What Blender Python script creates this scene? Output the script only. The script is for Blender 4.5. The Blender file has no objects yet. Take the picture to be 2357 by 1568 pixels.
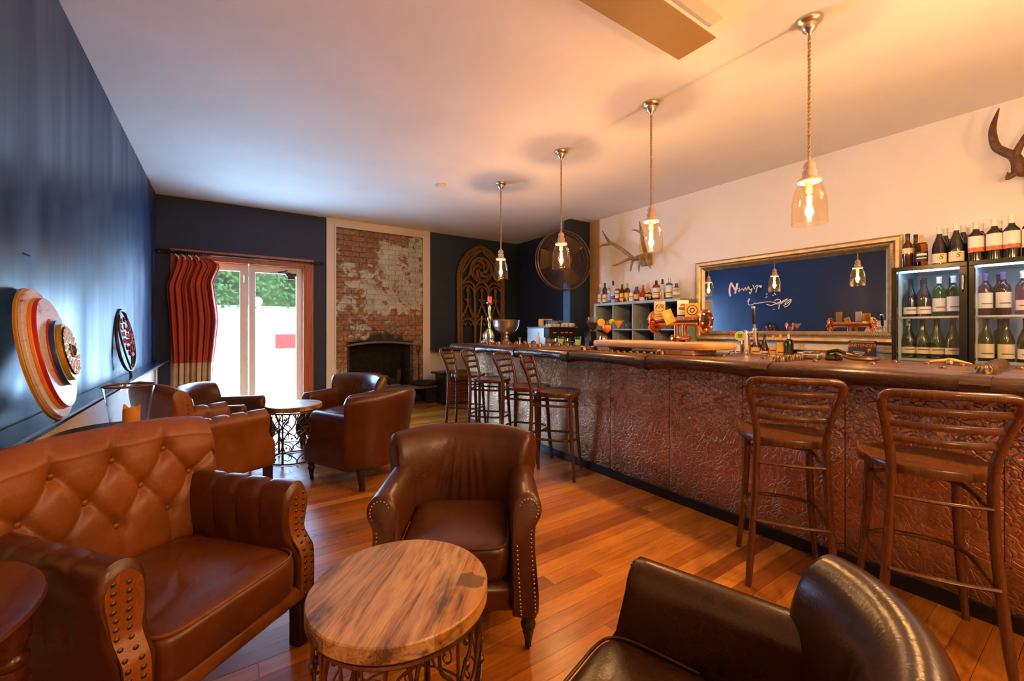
import bpy, bmesh, math, random
from mathutils import Vector, Matrix
rnd = random.Random(7)
pi = math.pi
SC = bpy.context.scene
COL = SC.collection

# ------------------------------------------------------------------ camera
F_PX, CX, HORIZON = 969.0, 1178.5, 758.0
cam = bpy.data.cameras.new('camera'); cam.sensor_width = 36.0; cam.lens = F_PX / 2357 * 36
cam.shift_y = -(784 - HORIZON) / 2357; cam.clip_start = 0.02; cam.clip_end = 100
cam_o = bpy.data.objects.new('camera', cam); COL.objects.link(cam_o)
cam_o.location = (0, 0, 1.30)
cam_o.rotation_euler = (pi / 2, 0, -math.atan((CX - 515) / F_PX))
SC.camera = cam_o

# ------------------------------------------------------------------ look
SC.view_settings.view_transform = 'Standard'; SC.view_settings.look = 'None'
SC.view_settings.gamma = 1.0; SC.view_settings.use_curve_mapping = False
SC.view_settings.exposure = 0.45
SC.cycles.max_bounces = 8; SC.cycles.diffuse_bounces = 4; SC.cycles.glossy_bounces = 4
SC.cycles.transmission_bounces = 8; SC.cycles.transparent_max_bounces = 24
SC.cycles.caustics_reflective = False; SC.cycles.caustics_refractive = False
SC.cycles.sample_clamp_indirect = 40.0
SC.cycles.use_denoising = True

# ------------------------------------------------------------------ sky, sun
w = bpy.data.worlds.new('sky'); SC.world = w; w.use_nodes = True
nt = w.node_tree; bg = nt.nodes['Background']
bg.inputs[0].default_value = (0.36, 0.63, 1.0, 1); bg.inputs[1].default_value = 48.0
def light(name, kind, loc, power, color, rot=(0, 0, 0), **kw):
    l = bpy.data.lights.new(name, kind); l.energy = power; l.color = color
    for k, v in kw.items(): setattr(l, k, v)
    o = bpy.data.objects.new(name, l); o.location = loc; o.rotation_euler = rot; COL.objects.link(o); return o
sun = light('sun', 'SUN', (3, 12, 8), 4.0, (1.0, 0.95, 0.86), (math.radians(38), 0, math.radians(-28)), angle=0.01)
# unseen lamps behind the camera: two continue the pendant row, one added warm fill
WARM = (1.0, 0.565, 0.245)
for i, (x, y, z, p) in enumerate(((2.77, -0.05, 2.03, 50), (2.77, -1.15, 2.03, 50), (0.9, -1.4, 2.2, 60))):
    light('unseen_lamp', 'POINT', (x, y, z), p, WARM if i < 2 else (1.0, 0.57, 0.27), shadow_soft_size=0.06 if i < 2 else .15)
portal = light('door_daylight_portal', 'AREA', (0.287, 7.42, 1.15), 1.0, (1, 1, 1), (pi / 2, 0, pi), shape='RECTANGLE', size=1.5, size_y=2.3)
portal.data.cycles.is_portal = True
portal.rotation_euler = (-pi / 2, 0, 0)

# ------------------------------------------------------------------ materials
def lin(c):
    return tuple(((v / 12.92) if v <= .04045 else ((v + .055) / 1.055) ** 2.4) for v in c)
def rgb(r, g, b): return lin((r / 255, g / 255, b / 255))
MATS = {}
class NT:
    def __init__(s, name):
        s.m = bpy.data.materials.new(name); s.m.use_nodes = True; s.t = s.m.node_tree; s.t.nodes.clear()
        s.out = s.n('ShaderNodeOutputMaterial'); MATS[name] = s.m
    def n(s, typ, **kw):
        x = s.t.nodes.new(typ)
        for k, v in kw.items():
            if k.startswith('i_'):
                key = k[2:]; key = int(key) if key.isdigit() else key.replace('_', ' ')
                x.inputs[key].default_value = v
            else: setattr(x, k, v)
        return x
    def l(s, a, b): s.t.links.new(a, b)
    def pr(s, base=(.5, .5, .5), rough=.5, metal=0.0, spec=.5, **kw):
        p = s.n('ShaderNodeBsdfPrincipled'); p.inputs['Base Color'].default_value = (*base, 1)
        p.inputs['Roughness'].default_value = rough; p.inputs['Metallic'].default_value = metal
        p.inputs['Specular IOR Level'].default_value = spec
        for k, v in kw.items(): p.inputs[k.replace('_', ' ')].default_value = v
        s.l(p.outputs[0], s.out.inputs[0]); s.p = p; return p
    def coord(s, kind='Object', scale=(1, 1, 1), rnd=False, rot=(0, 0, 0)):
        mp = s.n('ShaderNodeMapping'); mp.inputs['Scale'].default_value = scale; mp.inputs['Rotation'].default_value = rot
        if kind == 'World': s.l(s.n('ShaderNodeNewGeometry').outputs['Position'], mp.inputs[0])
        else: s.l(s.n('ShaderNodeTexCoord').outputs[kind], mp.inputs[0])
        if rnd:
            oi = s.n('ShaderNodeObjectInfo'); m = s.n('ShaderNodeMath', operation='MULTIPLY', i_1=37.0)
            s.l(oi.outputs['Random'], m.inputs[0]); s.l(m.outputs[0], mp.inputs['Location'])
        return mp.outputs[0]
    def noise(s, vec, scale=5, detail=4, rough=.55, dist=0.0):
        x = s.n('ShaderNodeTexNoise'); x.inputs['Scale'].default_value = scale; x.inputs['Detail'].default_value = detail
        x.inputs['Roughness'].default_value = rough; x.inputs['Distortion'].default_value = dist; s.l(vec, x.inputs['Vector']); return x.outputs['Fac']
    def voro(s, vec, scale=5, feature='DISTANCE_TO_EDGE'):
        x = s.n('ShaderNodeTexVoronoi', feature=feature); x.inputs['Scale'].default_value = scale; s.l(vec, x.inputs['Vector']); return x.outputs['Distance']
    def ramp(s, fac, stops, interp='LINEAR'):
        r = s.n('ShaderNodeValToRGB'); r.color_ramp.interpolation = interp; e = r.color_ramp.elements
        while len(e) < len(stops): e.new(.5)
        for q, (p, c) in zip(e, stops):
            q.position = p; q.color = (*c, 1) if len(c) == 3 else c
        s.l(fac, r.inputs[0]); return r.outputs[0]
    def vr(s, fac, a, b, fa=0.0, fb=1.0):
        m = s.n('ShaderNodeMapRange'); 
        for i, v in enumerate((fa, fb, a, b)): m.inputs[i + 1].default_value = v
        s.l(fac, m.inputs[0]); return m.outputs[0]
    def mix(s, fac, a, b, mode='MIX'):
        m = s.n('ShaderNodeMix', data_type='RGBA', blend_type=mode)
        if isinstance(fac, (int, float)): m.inputs[0].default_value = fac
        else: s.l(fac, m.inputs[0])
        for i, v in ((6, a), (7, b)):
            if isinstance(v, tuple): m.inputs[i].default_value = (*v, 1)
            else: s.l(v, m.inputs[i])
        return m.outputs[2]
    def math(s, op, a, b=0.0):
        m = s.n('ShaderNodeMath', operation=op)
        for i, v in ((0, a), (1, b)):
            if isinstance(v, (int, float)): m.inputs[i].default_value = v
            else: s.l(v, m.inputs[i])
        return m.outputs[0]
    def bump(s, h, strength=.3, dist=.01):
        b = s.n('ShaderNodeBump'); b.inputs['Strength'].default_value = strength; b.inputs['Distance'].default_value = dist
        s.l(h, b.inputs['Height']); s.l(b.outputs[0], s.p.inputs['Normal'])
    def base(s, c): s.l(c, s.p.inputs['Base Color'])
    def rough(s, f): s.l(f, s.p.inputs['Roughness'])

def plain(name, base, rough=.5, metal=0.0, var=.12, scale=6, bump=0.0, spec=.5, **kw):
    """paint, plastic, metal, paper: one colour with a little unevenness"""
    t = NT(name); t.pr(base, rough, metal, spec, **kw)
    v = t.coord('Object', rnd=True); n = t.noise(v, scale, 5)
    a = tuple(max(0, c * (1 - var)) for c in base); b = tuple(min(1, c * (1 + var)) for c in base)
    t.base(t.ramp(n, [(.3, a), (.7, b)])); t.rough(t.vr(n, max(.02, rough - .06), min(1, rough + .08)))
    if bump: t.bump(t.noise(v, scale * 12, 3), bump, .004)
    return t.m
def leather(name, c1, c2, c3, rough=.36, crack=.3):
    t = NT(name); t.pr(c1, rough, 0, .5)
    v = t.coord('Object', rnd=True)
    big = t.noise(v, 3.2, 5, .6, .6); mid = t.noise(v, 11, 5, .65)
    k = t.math('ADD', t.math('MULTIPLY', big, .65), t.math('MULTIPLY', mid, .35))
    col = t.ramp(k, [(.3, c1), (.52, c2), (.74, c3)])
    cr = t.voro(t.coord('Object', (1, 1, 1.4), True), 26); crk = t.vr(cr, 1.0, 0.0, .0, .03)
    sparse = t.math('MULTIPLY', crk, t.vr(t.noise(v, 3.5, 1), 0, .32, .40, .70))
    col = t.mix(sparse, col, tuple(min(1, x * 2.0 + .01) for x in c3)); t.base(col)
    h = t.math('ADD', t.math('MULTIPLY', t.voro(v, 90), .35), t.math('MULTIPLY', t.noise(v, 12, 4), .8))
    t.bump(h, crack, .004); return t.m
def wood(name, stops, rough=.35, scale=(14, 14, 1.2), freq=3.0, kind='Object', rot=(0, 0, 0), bump=.12, knots=False, spec=.5, pore=1.0):
    t = NT(name); t.pr(stops[0], rough, 0, spec)
    v = t.coord(kind, scale, True, rot); n = t.noise(v, freq, 6, .6, 1.2); f = t.noise(v, freq * 9, 3, .6)
    k = t.math('ADD', t.math('MULTIPLY', n, .78), t.math('MULTIPLY', f, .22 * pore))
    if knots:
        u = t.coord(kind, (1, 1, 1), True, rot)
        vo = t.voro(t.coord(kind, knots, True, rot), 1.0, 'F1'); ring = t.n('ShaderNodeMath', operation='SINE'); t.l(t.math('MULTIPLY', vo, 46), ring.inputs[0])
        near = t.vr(vo, 1.0, 0.0, .02, .34); k = t.math('SUBTRACT', k, t.math('MULTIPLY', near, t.math('ADD', .16, t.math('MULTIPLY', ring.outputs[0], .05))))
    L = len(stops); t.base(t.ramp(k, [(.32 + .36 * i / (L - 1), c) for i, c in enumerate(stops)]))
    t.rough(t.vr(f, rough - .05, rough + .12)); t.bump(k, bump, .004); return t.m
def glass(name, tint=(1, 1, 1), rough=.02, facing=.18, gcol=(1, 1, 1)):
    t = NT(name); tr = t.n('ShaderNodeBsdfTransparent'); tr.inputs[0].default_value = (*tint, 1)
    gl = t.n('ShaderNodeBsdfGlossy'); gl.inputs['Roughness'].default_value = rough; gl.inputs[0].default_value = (*gcol, 1)
    lw = t.n('ShaderNodeLayerWeight'); lw.inputs[0].default_value = .5
    fac = t.math('ADD', t.math('MULTIPLY', t.math('POWER', lw.outputs['Facing'], 4.5), facing * 2.6), .035)
    mx = t.n('ShaderNodeMixShader'); t.l(fac, mx.inputs[0]); t.l(tr.outputs[0], mx.inputs[1]); t.l(gl.outputs[0], mx.inputs[2])
    t.l(mx.outputs[0], t.out.inputs[0]); return t.m
def emit(name, col, strength):
    t = NT(name); e = t.n('ShaderNodeEmission'); e.inputs[0].default_value = (*col, 1); e.inputs[1].default_value = strength
    t.l(e.outputs[0], t.out.inputs[0]); return t.m

# paint on plaster
def paint(name, c, rough=.55, streak=0.0, var=.06, spec=.5):
    t = NT(name); t.pr(c, rough, 0, spec); v = t.coord('World'); n = t.noise(v, 1.3, 5); 
    t.base(t.ramp(n, [(.25, tuple(x * (1 - var) for x in c)), (.75, tuple(min(1, x * (1 + var)) for x in c))]))
    if streak:
        s = t.noise(t.coord('World', (5, 3.2, .30)), 1.3, 3); t.rough(t.vr(s, rough - streak, rough + streak, .3, .7))
    t.bump(t.noise(v, 90, 3), .10, .003); return t.m
paint('navy_paint', (.010, .030, .085), .40, .12, .15)
paint('navy_paint_matt', (.010, .022, .052), .6, 0, .15)
paint('cream_paint', (.76, .73, .67), .6)
paint('trim_cream', (.74, .67, .58), .45)
paint('ceiling_paint', (.76, .735, .715), .75)
plain('white_gloss', (.74, .74, .75), .3, var=.05)
plain('ledge_paint', (.012, .022, .055), .22)
plain('tan_board', (.45, .29, .14), .5)
plain('daylit_edge_blue', (.05, .16, .30), .35)  # lighter blue puts daylight into the colour of the partition's edge
wood('terracotta_wood', [(.30, .075, .035), (.42, .12, .06), (.50, .16, .085)], .4, (10, 10, .6))
# floor boards: one material, every board its own shade
t = NT('floorboard_varnish'); t.pr((.3, .1, .03), .25)
oi = t.n('ShaderNodeObjectInfo')
v = t.coord('World', (1.3, 26, 8), True); n = t.noise(v, 2.2, 6, .62, .9); f = t.noise(v, 14, 3)
shade = t.ramp(oi.outputs['Random'], [(0, (.28, .076, .009)), (.3, (.42, .126, .013)), (.6, (.53, .172, .018)), (.85, (.64, .232, .026)), (1, (.72, .295, .042))])
grain = t.ramp(t.math('ADD', t.math('MULTIPLY', n, .75), t.math('MULTIPLY', f, .25)), [(.28, (.50, .45, .40)), (.5, (.92, .92, .92)), (.72, (1.25, 1.22, 1.15))])
t.base(t.mix(1.0, shade, grain, 'MULTIPLY'))
wear = t.noise(t.coord('World', (1, 1, 1)), 1.7, 5); t.rough(t.vr(wear, .24, .33, .2, .8)); t.bump(t.math('ADD', n, t.math('MULTIPLY', t.noise(t.coord('World'), 4, 1), .6)), .08, .004)
# brick under flaking pale green paint
def brickmat(name, mortar=False):
    t = NT(name); t.pr((.3, .12, .06), .85)
    p = t.coord('World'); oi = t.n('ShaderNodeObjectInfo')
    if mortar: raw = t.ramp(t.noise(p, 14, 4), [(.3, (.10, .075, .055)), (.7, (.26, .20, .15))])
    else:
        b = t.ramp(oi.outputs['Random'], [(0, (.12, .055, .03)), (.3, (.28, .11, .05)), (.55, (.44, .16, .065)), (.75, (.32, .20, .12)), (.9, (.20, .17, .09)), (1, (.46, .21, .09))])
        raw = t.mix(.65, b, t.ramp(t.noise(p, 22, 5), [(.3, (.10, .06, .035)), (.5, (.30, .17, .09)), (.7, (.50, .36, .25))]))
    pt = t.ramp(t.noise(p, 9, 5), [(.3, (.40, .43, .37)), (.6, (.60, .62, .56)), (.8, (.66, .64, .58))])
    sep = t.n('ShaderNodeSeparateXYZ'); t.l(p, sep.inputs[0])
    big = t.noise(p, 2.4, 3, .5, .8); fine = t.noise(p, 10, 6, .68, .4)
    k = t.math('ADD', t.math('MULTIPLY', big, .5), t.math('MULTIPLY', fine, .5))
    hb = t.vr(sep.outputs[2], .135, -.03, .9, 1.55); hb2 = t.vr(sep.outputs[2], -.02, .075, 2.25, 2.9); k = t.math('SUBTRACT', t.math('SUBTRACT', k, t.math('MULTIPLY', hb, .55)), hb2)
    bx_ = t.math('MULTIPLY', t.vr(sep.outputs[2], 0, .11, 2.15, 2.5), t.vr(sep.outputs[0], 1, -.25, 1.95, 2.45)); k = t.math('SUBTRACT', k, bx_)
    ed = t.math('MULTIPLY', t.vr(t.math('ABSOLUTE', t.math('SUBTRACT', sep.outputs[0], 2.22)), 0, .10, .45, .7), t.vr(t.math('ABSOLUTE', t.math('SUBTRACT', sep.outputs[2], 1.75)), 1, 0, .2, .8)); k = t.math('SUBTRACT', t.math('SUBTRACT', k, ed), t.vr(sep.outputs[2], .055, 0, 1.5, 1.85))
    mask = t.ramp(k, [(.470, (0, 0, 0)), (.490, (1, 1, 1))])
    c = t.mix(mask, raw, pt)
    sx = t.math('ABSOLUTE', t.math('SUBTRACT', sep.outputs[0], 2.22)); soot = t.math('MULTIPLY', t.vr(sx, 1, 0, .05, .75), t.vr(sep.outputs[2], 1, 0, 1.03, 1.42))
    soot = t.vr(t.math('MULTIPLY', soot, t.vr(t.noise(p, 7, 5), .4, 1.7, .3, .7)), 0, .92, .22, .62)
    t.base(t.mix(soot, c, (.018, .014, .012))); t.bump(t.math('ADD', t.math('MULTIPLY', mask, .5), t.noise(p, 30, 5)), .6, .012); return t.m
brickmat('painted_brick'); brickmat('mortar', True)
plain('soot', (.018, .016, .015), .9, var=.5, scale=14, bump=.5)
plain('sooty_brick', (.07, .045, .03), .9, var=.5, scale=18, bump=.5)
plain('ash', (.42, .40, .39), .95, var=.4, scale=25, bump=.5)
plain('hearth_stone', (.16, .155, .14), .55, var=.3, scale=18, bump=.2)
plain('iron_black', (.022, .020, .019), .42, .6, bump=.15)
plain('iron_bronze', (.20, .095, .045), .38, .85, var=.35, scale=30, bump=.15)
plain('iron_stud', (.16, .095, .055), .3, .9, var=.35, scale=20)
plain('fan_metal', (.14, .085, .055), .45, .6)
leather('leather_tan', (.130, .031, .003), (.225, .060, .005), (.31, .092, .009), .38, .25)
leather('leather_brown', (.052, .0135, .0030), (.084, .0225, .0045), (.125, .036, .0075), .30, .3)
leather('leather_seat', (.070, .016, .003), (.118, .029, .005), (.165, .045, .008), .33, .3)
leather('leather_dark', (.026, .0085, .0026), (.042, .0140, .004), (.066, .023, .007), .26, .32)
plain('nail_brass', (.42, .27, .12), .28, .95, var=.2)
plain('nail_antique', (.10, .055, .03), .3, .8, var=.2)
wood('leg_dark', [(.012, .007, .005), (.028, .014, .009), (.045, .022, .012)], .28)
wood('bentwood', [(.075, .025, .007), (.120, .041, .010), (.165, .060, .016)], .22, (9, 9, 1.2), 2.2, bump=.03, pore=.4)
wood('bentwood_dark', [(.060, .020, .007), (.100, .034, .010), (.14, .050, .016)], .20, (9, 9, 1.2), 2.2, bump=.03, pore=.4)
def mango(name, stops, stain):
    t = NT(name); t.pr(stops[0], .33); v = t.coord('Object', (13, 1.5, 13), True); n = t.noise(v, 2.0, 6, .62, 1.0); f = t.noise(t.coord('Object', (60, 4, 60), True), 3, 3)
    z = t.noise(t.coord('Object', (2.6, 1.1, 1), True), 2.2, 3, .5, .5)
    k = t.math('ADD', t.math('MULTIPLY', n, .62), t.math('ADD', t.math('MULTIPLY', f, .20), t.math('MULTIPLY', z, .22)))
    u = t.coord('Object', (6.2, 3.4, 1)); vo = t.voro(u, 1.0, 'F1'); sn = t.n('ShaderNodeMath', operation='SINE'); t.l(t.math('ADD', t.math('MULTIPLY', vo, 62), t.math('MULTIPLY', n, 4)), sn.inputs[0])
    near = t.vr(vo, 1, 0, .04, .40); k = t.math('SUBTRACT', k, t.math('MULTIPLY', near, t.math('ADD', .13, t.math('MULTIPLY', sn.outputs[0], .035))))
    L = len(stops); c = t.ramp(k, [(.38 + .26 * i / (L - 1), q) for i, q in enumerate(stops)])
    if stain:
        s = t.n('ShaderNodeVectorMath', operation='DISTANCE'); s.inputs[1].default_value = (.205, .035, .55); t.l(t.coord('Object'), s.inputs[0])
        w_ = t.math('ADD', s.outputs['Value'], t.math('MULTIPLY', t.math('SUBTRACT', t.noise(t.coord('Object'), 22, 2), .5), .075)); c = t.mix(t.ramp(w_, [(.036, (.85,) * 3), (.041, (0,) * 3)]), c, (.10, .038, .012))
    t.base(c); t.rough(t.vr(f, .27, .42)); t.bump(k, .12, .003)
mango('mango_pale', [(.10, .058, .036), (.26, .135, .065), (.46, .25, .11), (.58, .34, .16), (.62, .40, .22)], False)
mango('mango_grey', [(.085, .055, .042), (.20, .125, .085), (.36, .22, .13), (.50, .30, .16), (.44, .27, .15)], False)
mango('mango_dark', [(.12, .045, .014), (.34, .14, .030), (.50, .22, .048), (.56, .28, .075)], True)
wood('cherry_table', [(.045, .010, .005), (.085, .018, .008), (.12, .028, .012)], .18, (12, 3, 12), 2)
wood('bar_top_wood', [(.040, .015, .006), (.095, .037, .013), (.160, .066, .022), (.21, .095, .034)], .24, (22, 1.3, 22), 2.2, bump=.25)
wood('bar_edge_wood', [(.018, .008, .005), (.045, .018, .009), (.085, .034, .014)], .22, (16, 1.2, 16), 2.4, bump=.4)
wood('slab_wood', [(.42, .20, .07), (.60, .32, .12), (.70, .42, .19)], .4, (12, 1.0, 12), 1.8, knots=(3, 1.6, 3))
wood('carved_wood', [(.075, .034, .011), (.155, .070, .022), (.25, .12, .040)], .5, (20, 20, 3), 3, bump=.5)
wood('stick_wood', [(.14, .03, .012), (.26, .07, .025), (.36, .13, .05)], .7, (8, 8, 8), 3)
wood('whitewash', [(.36, .24, .19), (.52, .40, .33), (.62, .52, .45)], .6, (16, 16, 3), 3, bump=.3)
wood('antler', [(.16, .085, .035), (.30, .18, .08), (.42, .28, .14)], .5, (6, 6, 6), 4, bump=.3)
wood('antler_dark', [(.050, .018, .008), (.105, .042, .016), (.17, .075, .03)], .45, (6, 6, 6), 4, bump=.3)
# crumpled copper
t = NT('copper_sheet'); t.pr((.5, .22, .12), .36, .82)
p = t.coord('World'); n = t.noise(p, 3, 5)
sep = t.n('ShaderNodeSeparateXYZ'); t.l(p, sep.inputs[0])
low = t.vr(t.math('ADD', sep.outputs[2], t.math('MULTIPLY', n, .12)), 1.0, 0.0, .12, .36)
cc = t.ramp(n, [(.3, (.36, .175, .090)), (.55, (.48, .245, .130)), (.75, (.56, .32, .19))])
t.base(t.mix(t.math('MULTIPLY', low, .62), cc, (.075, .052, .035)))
wp = t.n('ShaderNodeVectorMath', operation='ADD'); wn = t.n('ShaderNodeTexNoise'); wn.inputs['Scale'].default_value = 9; t.l(p, wn.inputs['Vector']); ws = t.n('ShaderNodeVectorMath', operation='SCALE'); ws.inputs['Scale'].default_value = .16; t.l(wn.outputs['Color'], ws.inputs[0]); t.l(p, wp.inputs[0]); t.l(ws.outputs[0], wp.inputs[1]); cr1 = t.voro(wp.outputs[0], 27); cr2 = t.noise(t.coord('World'), 24, 5, .6, 2.2); big = t.noise(p, 5, 3)
amp = t.vr(sep.outputs[2], .16, 1.0, .55, .98)
hh = t.math('ADD', t.math('MULTIPLY', t.math('ADD', t.vr(cr1, 0, .85, 0, .14), cr2), amp), t.math('MULTIPLY', big, .7))
t.bump(hh, .75, .018); t.rough(t.vr(cr2, .26, .48))
plain('copper_pipe', (.62, .27, .12), .18, 1.0, var=.1)
plain('steel', (.62, .61, .60), .22, 1.0, var=.06)
plain('steel_brushed', (.55, .53, .50), .32, 1.0, var=.1)
plain('chrome', (.80, .80, .80), .07, 1.0, var=.02)
plain('brass_antique', (.58, .50, .40), .30, 1.0, var=.1)
plain('old_silver', (.50, .42, .30), .30, 1.0, var=.25, scale=9)
plain('gilt_frame', (.46, .35, .20), .34, .85, var=.22, scale=14)
t = NT('mirror_glass'); g = t.n('ShaderNodeBsdfGlossy'); g.inputs[0].default_value = (.86, .88, .90, 1); g.inputs['Roughness'].default_value = .008; t.l(g.outputs[0], t.out.inputs[0])
plain('black_plastic', (.012, .012, .013), .25, var=.2)
plain('black_matt', (.015, .014, .014), .6, var=.2)
plain('grey_blue_paint', (.30, .37, .41), .45)
plain('shelf_inside', (.016, .010, .008), .8)
plain('white_plastic', (.72, .70, .67), .4, var=.04)
plain('panel_tan', (.30, .17, .055), .5, var=.04)
plain('jute', (.45, .31, .17), .9, var=.3, scale=60, bump=.6)
plain('candle_orange', (.90, .36, .06), .5, var=.12); MATS['candle_orange'].node_tree.nodes['Principled BSDF'].inputs['Subsurface Weight'].default_value = .3
plain('candle_red', (.80, .10, .03), .45)
plain('wax_pool', (.70, .33, .12), .5)
plain('curtain_red', (.46, .055, .018), .75, var=.2, bump=.2)
plain('curtain_beige', (.52, .37, .19), .8, var=.15, bump=.2)
plain('concrete', (.66, .64, .60), .9, var=.1, scale=2)
plain('white_render', (.80, .80, .80), .9, var=.05, scale=2)
plain('leaf_green', (.011, .020, .005), .9, var=.6, scale=2, spec=.05)
plain('red_board', (.14, .010, .007), .9, spec=.05)
for nm, c, r in (('yellow_glaze', (.55, .27, .02), .3), ('ochre_glaze', (.50, .25, .015), .25), ('orange_glaze', (.75, .24, .03), .3), ('red_glaze', (.48, .018, .012), .3), ('blue_glaze', (.012, .035, .16), .25), ('pale_blue_glaze', (.30, .50, .68), .3), ('black_glaze', (.010, .010, .012), .22), ('slate_glaze', (.03, .04, .055), .3)): plain(nm, c, r, var=.15)
t = NT('marbled_white'); t.pr((.7, .66, .66), .32); v = t.coord('Object', (5, 1.3, 1)); n = t.noise(v, 4.5, 5, .6, .8)
t.base(t.ramp(n, [(.0, (.72, .70, .70)), (.54, (.70, .64, .66)), (.62, (.62, .44, .47)), (.70, (.46, .07, .08)), (1, (.45, .04, .05))]))
glass('pane_glass', (.97, .985, 1), .01, .12)
glass('shade_glass', (1.0, .95, .86), .015, .22, (1, .95, .85))
glass('clear_glass', (.96, .97, .97), .02, .32)
glass('green_glass', (.28, .66, .34), .03, .32); glass('blue_bottle_glass', (.06, .48, .66), .03, .3); glass('amber_glass', (.75, .36, .05), .03, .3)
glass('rose_glass', (.70, .42, .45), .03, .3); glass('pale_green_glass', (.78, .90, .80), .03, .3)
plain('dark_wine_glass', (.012, .011, .010), .10, var=.1, spec=.7); plain('dark_green_bottle', (.016, .030, .008), .10, spec=.7); plain('dark_blue_bottle', (.010, .016, .032), .1, spec=.7)
plain('brown_bottle', (.055, .017, .006), .10, spec=.7); plain('red_liquor', (.32, .020, .008), .12); plain('whisky', (.42, .15, .02), .12); plain('yellow_liquor', (.78, .42, .06), .2)
for nm, c in (('paper_white', (.74, .70, .64)), ('paper_cream', (.70, .58, .40)), ('paper_yellow', (.75, .42, .05)), ('paper_gold', (.62, .36, .10)), ('paper_tan', (.62, .40, .20)), ('paper_orange', (.75, .34, .03)), ('paper_black', (.02, .018, .018)), ('paper_red', (.55, .04, .03)), ('paper_green', (.26, .42, .06)), ('paper_purple', (.12, .08, .30)), ('cap_white', (.70, .68, .66)), ('ink_dark', (.03, .025, .03)), ('ink_grey', (.16, .12, .08)), ('ink_orange', (.78, .20, .03)), ('ink_white', (.78, .75, .70)), ('lime', (.45, .62, .08)), ('orange_slice', (.92, .42, .03))): plain(nm, c, .55, var=.08)
t = NT('floral_label'); t.pr((.7, .66, .62), .55); v = t.coord('Object'); sep = t.n('ShaderNodeSeparateXYZ'); t.l(v, sep.inputs[0])
fl = t.ramp(t.noise(v, 60, 4), [(.3, (.16, .22, .05)), (.45, (.62, .07, .03)), (.6, (.72, .20, .04)), (.75, (.70, .5, .3))]); t.base(t.mix(t.math('LESS_THAN', t.math('ADD', sep.outputs[2], t.math('MULTIPLY', t.noise(v, 30, 2), .02)), .118), (.72, .68, .63), fl))
t = NT('sunrise_drink'); t.pr((.9, .4, .03), .15); v = t.coord('Object'); sep = t.n('ShaderNodeSeparateXYZ'); t.l(v, sep.inputs[0]); t.base(t.ramp(sep.outputs[2], [(.070, (.42, .02, .008)), (.095, (.75, .10, .01)), (.125, (.92, .36, .02))]))
plain('martini_drink', (.92, .50, .08), .15)
emit('filament', (1.0, .66, .26), 130); emit('led_strip', (.42, .76, 1.0), 13)
plain('fridge_inside', (.56, .68, .76), .5, var=.03)
plain('fridge_shelf', (.62, .66, .70), .3, .5)
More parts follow.
